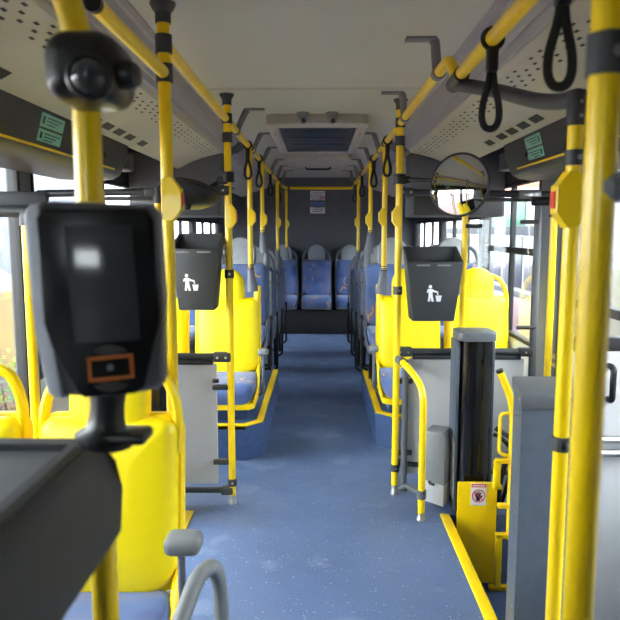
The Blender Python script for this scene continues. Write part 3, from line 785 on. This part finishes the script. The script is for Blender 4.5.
# reader: front face at y=.735
t = thing('ticket_reader', 'large black ticket reader with screen and orange card symbol, left foreground', 'ticket reader', (-.235, .78, 1.14))
yr = .742
cX, cZ = -.2325, 1.259
px = lambda *pts: [((x-95)*.001127, (297-y)*.001127) for x, y in pts]
c14, s14 = math.cos(R(8)), math.sin(R(8))
rf = lambda u, v, w: (cX+u*c14-w*s14, yr+u*s14+w*c14, cZ+v)
mb = MB(); mb.prism(px((30,214),(35,204),(55,199),(150,202),(158,210),(161,300),(160,385),(152,393),(100,398),(52,396),(45,390),(37,330)), rf, .0, .060, .008); build('body', mb, M['readerbody'], t)
mb = MB(); mb.prism(px((29,214),(35,203),(47,201),(42,216),(44,320),(51,345),(60,397),(50,397),(43,390),(35,330)), rf, -.003, .061, .003); build('side_cover', mb, M['silver'], t, 'silver side cover')
mb = MB(); mb.prism(px((42,216),(50,207),(146,206),(154,218),(157,320),(150,345),(139,388),(131,394),(80,397),(73,390),(51,342),(44,320)), rf, -.006, .002, .002); build('face', mb, M['face'], t, 'black front face')
mb = MB(); mb.prism(px((67,223),(133,223),(138,338),(73,341)), rf, -.008, .0, .001); build('screen', mb, M['screen'], t, 'dark glossy screen')
mb = MB()
def band(pts, w_, z0=-.0075, z1=-.004):
    pts = px(*pts)
    for a, b in zip(pts, pts[1:]):
        a, b = Vector(a), Vector(b); d = (b-a).normalized(); nrm = Vector((-d.y, d.x))*w_/2; a2, b2 = a-d*w_*.4, b+d*w_*.4
        mb.prism([tuple(a2+nrm), tuple(b2+nrm), tuple(b2-nrm), tuple(a2-nrm)], rf, z0, z1)
band([(86,357),(128,354),(129,376),(87,379),(86,357)], .0036); build('card_symbol', mb, M['orange'], t, 'orange card outline')
for cy_, sg in ((356, -1), (378, 1)):
    mb = MB()
    for rr_ in (8, 13, 18): band([(107+rr_*math.sin(a), cy_+sg*(rr_*.62*math.cos(a)+.5)) for a in [R(-58+116*k/8) for k in range(9)]], .0017)
    build('contactless_mark', mb, M['greyprint'], t, 'grey wave marks')
mb = MB(); mb.prism(px(*[(107+3.2*math.cos(a), 366+3.2*math.sin(a)) for a in [2*math.pi*k/12 for k in range(12)]]), rf, -.0075, -.004); build('card_dot', mb, M['midgrey'], t)
mb = MB(); mb.lathe([(.036, -.079), (.038, -.070), (.025, -.060), (.0215, -.048), (.0205, -.03), (.0225, -.012), (.0225, .012), (0, .012)], (-.241, .80, 1.15), (.10, -.05, 1), 20)
mb.box((-.225, .80, 1.082), (.066, .05, .014), .006); build('mount', mb, M['black'], t)
mb = MB(); mb.box((VX+.012, VY-.042, 1.22), (.05, .055, .08), .006); build('pole_clamp', mb, M['black'], t)
# camera head above it
t = thing('camera_head', 'rounded black camera unit with glossy lens above the ticket reader', 'camera', (-.235, .80, 1.47))
mb = MB(); f = lambda u, v, w: (-.255+u, .80+w, 1.526+v)
mb.pad(.088, .082, .030, .024, [(.018, .075), (.006, .066), (0, .05), (0, .0), (.004, -.018), (.012, -.028), (.026, -.034)], f)
mb.lathe([(.018, 0), (.018, .012), (.013, .02), (0, .023)], (-.213, .80, 1.517), (1, -.25, 0), 18)
build('housing', mb, M['black'], t)
mb = MB(); mb.lathe([(.0265, 0), (.0265, .006), (.023, .010), (.0205, .006), (0, .004)], (-.2385, .768, 1.508), (.12, -1, -.05), 28); build('lens_ring', mb, M['black'], t)
mb = MB(); mb.lathe([(.020, 0), (.018, .008), (.012, .014), (.005, .0165), (.0002, .017)], (-.238, .762, 1.508), (.12, -1, -.05), 24); build('lens', mb, M['lens'], t)
# console
t = thing('fare_console', 'large dark grey tray console at the lower left, below the ticket reader', 'console', (-.58, .55, .55))
sidep = [(.838, 1.058), (.838, 1.050), (.838, 1.036), (.837, 1.0), (.826, .944), (.60, .944), (.02, .82), (.02, 1.0), (.02, 1.036), (.02, 1.050), (.02, 1.058)]
def cons(u, v, w):
    if w < -.5: return (w, u, v)
    d = 0 if v <= 1.0 else (.008 if v < 1.04 else (.022 if v < 1.055 else .039))
    return (w-d, u, v)
mb = MB(); mb.prism(sidep, cons, -.98, -.240); build('body', mb, M['casing'], t, sharp=50)
mb = MB()
rimo = [(-.97, .03), (-.279, .03), (-.279, .832), (-.97, .832)]; rimi = [(-.95, .05), (-.298, .05), (-.298, .808), (-.95, .808)]
vs = [Vector((x, y, 1.05)) for x, y in rimo]+[Vector((x+(.006 if x < -.5 else -.006), y, 1.067)) for x, y in rimo]+[Vector((x, y, 1.067)) for x, y in rimi]+[Vector((x, y, 1.054)) for x, y in rimi]
fs = []
for i in range(4):
    j = (i+1) % 4; fs += [(i, j, 4+j, 4+i), (4+i, 4+j, 8+j, 8+i), (8+i, 8+j, 12+j, 12+i)]
mb.add(vs, fs); build('tray_rim', mb, M['dark'], t)
mb = MB(); mb.box((-.624, .429, 1.056), (.645, .75, .006)); build('tray_mat', mb, M['metalgrey'], t, 'grey tray bottom')

# grey hoop rail in the left foreground
t = thing('hoop_rail', 'curved grey hoop rail in front of the front left seat', 'grab rail', (-.24, 1.35, 0))
mb = MB(); mb.tube(smooth_path([(-.30, 1.02, 0), (-.299, 1.10, .28), (-.280, 1.22, .47), (-.253, 1.34, .565), (-.236, 1.41, .575), (-.223, 1.47, .54), (-.216, 1.50, .45), (-.215, 1.50, .25), (-.215, 1.50, 0)], 8), .0185, 18); build('tube', mb, M['midgrey'], t)

# ================================================================== SEATS
def loop_arm(mb, s, hb, yb, inner=.085, r=.0155, e=.205):
    mb.tube(smooth_path([(s*e, yb+.005, hb-.10), (s*(e+.004), yb+.005, hb-.02), (s*(e-.006), yb+.008, hb+.05), (s*(e-.034), yb+.012, hb+.108), (s*(e-.075), yb+.015, hb+.135), (s*inner, yb+.018, hb+.14), (s*(inner-.03), yb+.02, hb+.10)], 5), r, 10, flat=(1.35, 1))
PAD = [(.012, .045), (.003, .038), (0, .025), (0, .008), (.004, -.012), (.014, -.026), (.032, -.034), (.07, -.040), (.12, -.043)]
def make_seat(kind, corner, aisle, label, loc, group, hz=.43, leg='box', wide=.42, arm=.165, armw=.064):
    """origin on the floor under the backrest; faces -Y. corner: side whose top corner carries a pole; aisle: side with the armrest"""
    yel = kind == 'yellow'
    back, shell, head = (M['yseat'], M['yshell'], M['yseat']) if yel else (M['fabric'], M['seatgrey'], M['headrest'])
    t = thing('passenger_seat', label, 'seat', (0, 0, 0), group); HB = .50; zc = hz; E = wide/2-.012
    rec = Matrix.Translation((0, 0, zc)) @ Matrix.Rotation(R(-7), 4, 'X')
    # backrest upholstery and shell
    mb = MB().at(rec); f = lambda u, v, w: (u, w+.012*((u/.2)**2)-.0, v+HB/2)
    mb.pad(wide-.012, HB, .045, .10, PAD, f); build('backrest', mb, back, t)
    mb = MB().at(rec)
    mb.pad(wide+.015, HB+.02, .05, .085, [(.03, .075), (.008, .068), (0, .052), (0, .03), (.006, .020), (.03, .02)], f)
    for s in (-1, 1):
        if s == corner: mb.tube(smooth_path([(s*(E-.008), .03, HB-.12), (s*(E-.004), .03, HB-.02), (s*E, .03, HB+.085)], 4), [.024]*8+[.021], 12)
        else: loop_arm(mb, s, HB, .03, e=E)
    build('shell', mb, shell, t)
    mb = MB().at(rec)
    if yel: mb.pad(.225, .27, .10, .085, [(.03, .05), (.006, .042), (0, .028), (0, .0), (.006, -.018), (.02, -.03), (.05, -.037)], lambda u, v, w: (u, w+.02, v+HB+.06))
    else: mb.pad(.235, .265, .115, .105, [(.03, .04), (.006, .034), (0, .022), (0, .008), (.006, -.008), (.012, -.012), (.02, -.010), (.05, -.016)], lambda u, v, w: (u, w+.02, v+HB+.075), 9)
    build('headrest', mb, head, t)
    # cushion with a rolled front
    mb = MB()
    prof = [(.02, -.055), (.004, -.045), (0, -.03), (0, .01), (.006, .028), (.022, .04), (.06, .046), (.11, .048)]
    mb.pad(wide-.012, .43, .05, .065, prof, lambda u, v, w: (u, -.20+v, zc-.02+w-(.035*max(0, (-v-.12)/.1)**2 if v < -.12 else 0)+(.012*(u/.2)**2)))
    build('cushion', mb, M['fabric'], t)
    mb = MB(); mb.pad(wide+.01, .42, .05, .06, [(.02, -.028), (.002, -.022), (0, 0), (.0, .012), (.02, .014)], lambda u, v, w: (u, -.195+v, zc-.10+w))
    for s in (-1, 1):
        mb.tube(smooth_path([(s*(wide/2-.002), .03, zc+.06), (s*(wide/2-.002), -.02, zc+.03), (s*(wide/2), -.10, zc-.035), (s*(wide/2), -.22, zc-.075), (s*(wide/2-.004), -.36, zc-.098)], 5), .016, 10, flat=(1.2, .7))
    build('seat_rim', mb, shell, t)
    if leg == 'box':
        mb = MB(); mb.box((0, -.19, (zc-.125)/2), (.34, .26, zc-.125), .012); build('pedestal', mb, M['blueriser'], t)
    elif leg == 'tube':
        mb = MB(); ai = aisle or 1
        mb.tube(fillet([(ai*.17, -.36, zc-.12), (ai*.17, -.12, zc-.14), (ai*.17, -.05, .0)], .08), .015, 12)
        mb.tube(fillet([(-ai*.17, -.36, zc-.12), (-ai*.17, -.12, zc-.14), (-ai*.17, -.05, .0)], .08), .015, 12)
        mb.tube([(-.17, -.06, .16), (.17, -.06, .16)], .012, 10); build('leg_frame', mb, M['black'], t)
    if aisle:
        xa = aisle*(wide/2+.012+armw/2)
        if yel:
            mb = MB(); mb.box((xa, -.17, zc+arm+.02), (armw, .08, .046), .018, 3); build('armrest', mb, M['midgrey'], t, 'grey armrest')
            mb = MB(); mb.tube(fillet([(xa, -.20, zc+arm), (xa, -.20, zc-.06), (xa-aisle*.03, -.12, zc-.10)], .03), .0095, 10); build('armrest_post', mb, M['seatgrey'], t)
        else:
            # armrest folded up beside the back, a plate with holes and its pivot
            mb = MB(); mb.at(Matrix.Translation((0, 0, zc)))
            pl = [(-.012, .10), (.018, .10), (.024, .40), (.016, .44), (-.004, .44), (-.012, .40)]
            mb.prism(pl, lambda u, v, w: (xa+w-aisle*.012, u-.06-v*.02, v), -.007, .007, .003); mb.mi = 1
            for q in range(4): mb.lathe([(.007, 0), (.007, .002), (0, .002)], (xa-aisle*.012, -.068-.004*q, .2+q*.055), (0, -1, 0), 10)
            mb.lathe([(.02, -.012), (.02, .012)], (xa-aisle*.012, -.06, .10), (1, 0, 0), 14)
            mb.tube(fillet([(xa-aisle*.012, -.06, .10), (xa-aisle*.012, -.07, -.10), (xa-aisle*.012, -.10, -zc*.72), (xa-aisle*.06, -.10, -zc*.78)], .05), .011, 10)
            build('armrest', mb, [M['seatgrey'], M['black']], t, 'grey folded-up armrest')
    t.location = loc; return t

GY = 'yellow priority seats'
# front left pair standing in the stepwell
make_seat('yellow', 0, 1, 'yellow seat directly behind the ticket reader, next to the aisle', (-.573, 1.73, WELL), GY, hz=.64, wide=.40, arm=.225, armw=.09)
make_seat('yellow', 0, 0, 'yellow seat beside the left window at the edge of the photo', (-1.015, 1.73, WELL), GY, hz=.64, wide=.40)
# pairs behind the partitions on the podiums
make_seat('yellow', 1, 1, 'yellow seat with grey armrest left of the aisle, below the left waste bin', (-.580, 4.22, .206), GY, hz=.195)
make_seat('yellow', 0, 0, 'yellow window seat behind the left partition', (-1.055, 4.22, .206), GY, hz=.195)
make_seat('yellow', -1, 1*-1, 'yellow seat with grey armrest right of the aisle, below the right waste bin', (.625, 4.36, .206), GY, hz=.195)
make_seat('yellow', 0, 0, 'yellow window seat behind the right partition', (1.095, 4.40, .206), GY, hz=.195)
# blue rows
GB = 'blue patterned seats in rows'
rows = [(5.02, .59, 'first raised row behind the yellow seats'), (5.78, .52, 'second blue row'), (6.55, .46, 'third blue row'), (7.32, .44, 'last row before the rear bench')]
for i, (y, z, l) in enumerate(rows):
    fz = .206 if i == 0 else 0.0
    for sx, sd in ((-1, 'left'), (1, 'right')):
        make_seat('blue', -sx if i in (0, 2) else 0, -sx, 'blue aisle seat on the %s, %s' % (sd, l), (sx*.585, y, fz), GB, hz=z-fz, leg='tube')
        make_seat('blue', 0, 0, 'blue window seat on the %s, %s' % (sd, l), (sx*1.05, y, fz), GB, hz=z-fz, leg='tube')
# rear bench: plinth and five seats
mb = MB(); mb.box((0, 8.80, .165), (2*W-.02, .60, .32), .006); o = build('bench_plinth', mb, M['rubber']); tag(o, 'black plinth under the row of seats at the rear wall', 'plinth')
for x, l in ((-.46, 'second from the left'), (-.91, 'leftmost'), (-.012, 'middle, facing the aisle'), (.436, 'second from the right'), (.885, 'rightmost')):
    make_seat('blue', 0, 0, 'blue patterned seat in the rear row against the back wall, '+l, (x, 8.86, .326), 'blue seats of the rear row', hz=.129, leg='none', wide=.385)

# ================================================================== RIGHT: LIFT COLUMN, PANELS, BOXES
for CX, CY, lab, zb in ((.752, 3.09, 'tall glossy black column with grey cap right of the aisle', 0.), (-.725, 2.94, 'black column with grey cap left of the aisle, mostly hidden by the ticket reader', WELL)):
  t = thing('lift_column', lab, 'column', (CX, CY, zb))
  mb = MB(); mb.prism([(-.075, -.055), (-.06, -.075), (-.03, -.088), (.03, -.088), (.06, -.075), (.072, -.055), (.072, .06), (-.075, .06)], lambda u, v, w: (CX+.004+u, CY+v, w), zb, .838); build('cover', mb, M['glossblack'], t)
  mb = MB(); mb.box((CX-.083, CY+.01, (.825+zb)/2), (.014, .15, .825-zb), .004); mb.box((CX+.083, CY+.01, (.825+zb)/2), (.014, .12, .825-zb), .004); build('side_rail', mb, M['slate'], t)
  mb = MB(); mb.prism(rrect(.176, .18, .03), lambda u, v, w: (CX+u, CY-.005+v, w), .832, .872, .006); build('cap', mb, M['metalgrey'], t, 'grey cap')
  mb = MB(); mb.prism([(-.062, .06), (.02, .06), (.02, .38), (-.062, .33)], lambda u, v, w: (CX-.0905+w, CY+u, v), -.002, .0)
  build('label_strip', mb, M['white'], t, 'white strip on the side')
# yellow panel with prohibition sticker, facing the stepwell
t = thing('step_panel', 'yellow panel with no-hands sticker at the end of the stepwell', 'panel', (.76, 2.97, WELL))
mb = MB(); mb.prism([(.668, WELL+.002), (.852, WELL+.002), (.850, .15), (.838, .176), (.668, .176)], XZ, 2.958, 2.974, .003); build('sheet', mb, M['yellow'], t)
sx0, sx1, sz0, sz1 = .728, .800, .066, .172
mb = MB(); mb.box(((sx0+sx1)/2, 2.9572, (sz0+sz1)/2), (sx1-sx0, .0016, sz1-sz0)); st = build('sticker', mb, M['paper'], t, 'white sticker with red header and crossed-out hand')
mb = MB(); mb.box(((sx0+sx1)/2, 2.956, sz1-.010), (sx1-sx0-.004, .001, .016)); build('header', mb, M['red'], st)
mb = MB()
for q in range(8): mb.box((sx0+.010+q*.0074, 2.9553, sz1-.010), (.0048, .0008, .007))
build('header_print', mb, M['white'], st)
scx, scz = (sx0+sx1)/2, .112
mb = MB()
hand = [(-.010, -.024), (.006, -.024), (.007, -.012), (.019, -.002), (.016, .003), (.008, -.002), (.011, .016), (.007, .017), (.004, .004), (.003, .022), (-.001, .022), (-.002, .005), (-.006, .019), (-.010, .018), (-.007, .002), (-.014, .011), (-.018, .008), (-.012, -.008)]
mb.prism(hand, lambda u, v, w: (scx+u, w, scz+v), 2.9556, 2.9566); build('hand_symbol', mb, M['ink'], st)
mb = MB(); mb.tube([(scx+.029*math.cos(a), 2.9556, scz+.029*math.sin(a)) for a in [2*math.pi*k/32 for k in range(32)]], .0024, 6, closed=True, flat=(.4, 1))
mb.box((scx, 2.9548, scz), (.056, .001, .0046), rot=Matrix.Rotation(R(45), 3, 'Y')); build('prohibition_ring', mb, M['red'], st)
# small grey box on the column's aisle side
t = thing('grey_box', 'small two-tone grey box mounted beside the black column', 'box', (.60, 3.12, .03))
rz = Matrix.Rotation(R(-28), 3, 'Z')
def gb(u, v, w): p = rz @ Vector((u, w, 0)); return (.592+p.x, 3.09+p.y, v)
mb = MB(); mb.prism([(-.055, .15), (.055, .135), (.055, .37), (.043, .392), (-.043, .392), (-.055, .37)], gb, -.06, .06, .006); build('cover', mb, M['midgrey'], t, 'grey cover')
mb = MB(); mb.prism([(-.052, .045), (.052, .03), (.052, .14), (-.052, .148)], gb, -.055, .05, .004); build('base', mb, M['lightpanel'], t, 'white base')
mb = MB(); mb.tube([gb(-.02, .148, -.062), gb(-.01, .138, -.066), gb(.01, .136, -.066)], .006, 8); build('latch', mb, M['black'], t)
# yellow guard rail frame above the stepwell
t = thing('guard_rail', 'yellow tubular guard rail with bent top beside the yellow panel', 'grab rail', (.86, 2.90, WELL))
mb = MB(); GYy = 2.90
mb.tube(fillet([(.828, GYy, .712), (.893, GYy, .565), (.898, GYy, -.07)], .08), .0165, 16); 
mb.tube(fillet([(.888, GYy, .522), (.836, GYy, .522), (.836, GYy, .335), (.888, GYy, .325)], .035), .0085, 12)
build('tube', mb, M['yellow'], t)
mb = MB(); mb.tube([(.8235, GYy, .722), (.829, GYy, .710)], .0168, 14); build('end_plug', mb, M['black'], t)
def gbars(name, segs):
    mb = MB()
    for a, b in segs:
        a, b = Vector((a[0], GYy, a[1])), Vector((b[0], GYy, b[1])); mb.box((a+b)/2, (max(abs(b.x-a.x), .02)+.008, .03, max(abs(b.z-a.z), .02)), .003)
    build(name, mb, M['yellow'], t)
gbars('upper_bracket', (((.824, .302), (.895, .302)), ((.829, .305), (.829, .17)), ((.848, .18), (.824, .18))))
gbars('crossbar', (((.842, .090), (.895, .090)),))
gbars('lower_frame', (((.836, -.052), (.895, -.052)), ((.848, -.31), (.848, -.045)), ((.815, -.305), (.925, -.305))))
# hose behind it
mb = MB(); mb.tube(smooth_path([(.865, 3.08, .40), (.92, 3.05, .37), (.965, 3.04, .36), (.93, 3.06, .28), (.90, 3.07, .16), (.89, 3.08, .012)], 6), .012, 10); mb.tube(smooth_path([(.865, 3.11, .36), (.905, 3.10, .34), (.96, 3.09, .26), (.94, 3.1, .13), (.92, 3.12, .012)], 6), .010, 10)
o = build('hose', mb, M['rubber']); tag(o, 'black looped hoses behind the yellow guard rail', 'hose')
# slate box on the near side of the stepwell
t = thing('mechanism_box', 'tall slate blue sheet metal box with riveted sloping lid', 'cabinet', (.71, 1.98, WELL))
mb = MB(); o = [(.605, 1.86), (.80, 1.86), (.84, 2.11), (.655, 2.11)]
mb.prism(o, XYZ, WELL+.0, .828, .004); build('body', mb, M['slate'], t)
mb = MB(); mb.prism([(.600, 1.853), (.806, 1.853), (.846, 2.116), (.650, 2.116)], XYZ, .826, .868, .006); build('lid', mb, M['metalgrey'], t, 'grey lid')
mb = MB()
for q, (yy, zz) in enumerate(((1.90, .846), (2.02, .846), (1.93, .79), (2.0, .77), (1.90, .50), (1.90, .20))):
    u = (yy-1.86)/.25; mb.lathe([(.006, 0), (.006, .002), (0, .004)], (.603+.05*u, yy, zz), (-1, .2, 0), 10)
build('rivet', mb, M['bolt'], t)

# ---------------------------------------------------------------- rear wall notices
def notice(x, z0, z1, w, label, kind):
    t = thing('notice', label, 'sticker', (x, Y1-.004, z0))
    mb = MB(); mb.box((x, Y1-.002, (z0+z1)/2), (w, .004, z1-z0)); build('sheet', mb, M['paper'], t)
    mb = MB()
    if kind == 'text':
        for q, (dx, ww) in enumerate(((0.01, .15), (-.01, .17), (-.03, .12), (.0, .17))):
            mb.box((x+dx, Y1-.0045, z1-.028-q*.028), (ww, .001, .008))
        build('print', mb, M['greyprint'], t)
        mb = MB(); mb.box((x+.06, Y1-.005, z0+.035), (.07, .001, .035)); build('red_mark', mb, mat('pale_red_print', (196,150,150), .6), t)
    else:
        mb.box((x, Y1-.0045, z1-.03), (w-.002, .001, .058)); build('blue_band', mb, M['bluesticker'], t)
        mb = MB(); mb.box((x, Y1-.0055, z1-.058), (w-.004, .001, .012))
        for q in range(3): mb.box((x-.0+q*.01, Y1-.0045, z0+.028+q*.024), (w*.72, .001, .008))
        build('print', mb, M['ink'], t)
notice(-.001, 1.755, 1.88, .20, 'white notice with printed lines on the rear wall, upper of two', 'text')
notice(-.001, 1.575, 1.725, .205, 'notice with blue top band on the rear wall, lower of two', 'blue')

# ================================================================== OUTSIDE
mb = MB(); mb.box((0, 8, -1.05), (90, 90, .1)); struct('ground_outside', mb, M['asphalt'])
mb = MB(); mb.box((-4.0, 8.0, 1.65), (.4, 7.5, 2.2)); mb.mi = 1; mb.box((-3.96, 8.0, -.2), (.5, 7.5, 1.6)); o = build('street_wall', mb, [M['plaster'], M['brick']]); tag(o, 'pale plaster street wall with salmon brick base outside the left window', 'wall')
def shrub(x, y, z, h, label):
    t = thing('shrub', label, 'shrub', (x, y, z)); mb = MB()
    for q in range(420):
        a = random.uniform(0, 6.283); u = random.random(); rr_ = .38*math.sqrt(random.random())*(1-.35*u); zz = z+.12+u*h
        p = Vector((x+rr_*math.cos(a), y+rr_*math.sin(a)*1.3, zz)); d = Vector((math.cos(a)+random.uniform(-.6, .6), math.sin(a)+random.uniform(-.6, .6), random.uniform(-.2, .9))).normalized()
        s = d.cross(Vector((0, 0, 1))).normalized()*.022; L_ = random.uniform(.06, .10)
        n_ = s.cross(d).normalized()*.006
        mb.add([p, p+d*L_*.5+s+n_, p+d*L_, p+d*L_*.5-s+n_], [(0, 1, 2), (0, 2, 3)])
    build('foliage', mb, M['leaf'], t)
    mb = MB()
    for q in range(7):
        a = q*.9; mb.tube([(x+.03*math.cos(a), y+.03*math.sin(a), z), (x+.2*math.cos(a), y+.2*math.sin(a), z+h*.8)], [.014, .005], 6)
    build('stem', mb, mat('bark', (92,74,58), .8), t)
shrub(-3.1, 6.6, -1.0, .95, 'leafy green shrub at the foot of the street wall, farther one')
shrub(-3.1, 5.3, -1.0, .85, 'leafy green shrub at the foot of the street wall, nearer one')
# neighbouring coach seen through the right windows
t = thing('parked_coach', 'white coach with orange stripe parked outside the right windows', 'coach', (4.8, 14, -1.0))
mb = MB(); mb.prism([(3.6, -.65), (3.6, 2.2), (3.72, 2.42), (4.0, 2.5), (5.6, 2.5), (5.88, 2.42), (6.0, 2.2), (6.0, -.65)], XZ, 8.7, 20.0, .05); build('body', mb, M['buswhite_shaded'], t)
mb = MB(); mb.box((3.597, 14.3, 2.16), (.02, 11.1, .16), .004); build('stripe', mb, M['busorange'], t, 'orange stripe')
mb = MB(); mb.box((3.597, 14.3, -.25), (.02, 11.1, .8), .004); build('skirt', mb, M['buspink'], t, 'pink lower skirt')
mb = MB(); mb.box((3.597, 14.3, 1.34), (.02, 11.1, .16), .004); mb.box((3.597, 14.3, .20), (.02, 11.1, .10), .004); build('grey_band', mb, M['greybuild'], t, 'grey band')
for q in range(8):
    mb = MB(); y = 8.95+q*1.37; mb.box((3.595, y+.62, .78), (.02, 1.24, .92), .01); build('window', mb, M['busglass'], t)
for y0, y1 in ((11.6, 14.1),):
    mb = MB(); mb.box((3.592, (y0+y1)/2, 1.67), (.02, y1-y0, .48), .01); s_ = build('sign', mb, M['busgreen'], t, 'green sign panel with white lettering')
    mb = MB()
    for q in range(6): mb.box((3.580, 12.55+q*.21, 1.72), (.006, .12, .15+.03*(q % 2)), .002)
    build('lettering', mb, M['white'], s_)
for y in (10.6, 17.6):
    mb = MB(); mb.lathe([(.48, 0), (.48, .2), (.40, .24), (.2, .22), (0, .22)], (3.80, y, -.52), (-1, 0, 0), 28); build('wheel', mb, M['rubber'], t)
t = thing('added_shade_canopy', 'unseen dark canopy on posts added to shade the parked coach', 'canopy', (6.2, 14, -1.0))  # out of view, added to keep sky light off the coach
mb = MB(); mb.box((6.0, 15.6, 3.3), (6.4, 13.0, .2), .02); build('roof', mb, M['header'], t)
for x_, y_ in ((8.6, 9.8), (8.6, 20)):
    mb = MB(); mb.box((x_, y_, 1.1), (.25, .25, 4.3), .01); build('post', mb, M['pillar'], t)
mb = MB(); mb.box((9.6, 6, 1.5), (.5, 34, 5.0)); 
o = build('street_building', mb, M['greybuild']); tag(o, 'plain grey building across the street beyond the right door', 'building')

# ================================================================== LIGHT, CAMERA
w = bpy.data.worlds.new('overcast_sky'); sc.world = w; w.use_nodes = True
nt = w.node_tree; nt.nodes.clear()
o_ = nt.nodes.new('ShaderNodeOutputWorld'); bg = nt.nodes.new('ShaderNodeBackground')
bg.inputs[0].default_value = (.93, .97, 1.0, 1); bg.inputs[1].default_value = 3.2
nt.links.new(bg.outputs[0], o_.inputs[0])

cam = bpy.data.cameras.new('camera'); co = bpy.data.objects.new('camera', cam); COL.objects.link(co)
co.location = (.02, 0, 1.336)
co.rotation_euler = (math.pi/2-math.atan(79/660), 0, math.atan(9/660))
cam.sensor_width = 36; cam.lens = 660/620*36; cam.clip_start = .05; cam.clip_end = 200
cam.dof.use_dof = True; cam.dof.focus_distance = 3.6; cam.dof.aperture_fstop = 6.0
sc.camera = co
sc.view_settings.view_transform = 'Standard'; sc.view_settings.look = 'None'
sc.view_settings.exposure = 2.5; sc.view_settings.gamma = 1.0
sc.view_settings.use_curve_mapping = False
sc.cycles.use_denoising = True
sc.cycles.max_bounces = 10; sc.cycles.diffuse_bounces = 6; sc.cycles.transparent_max_bounces = 16
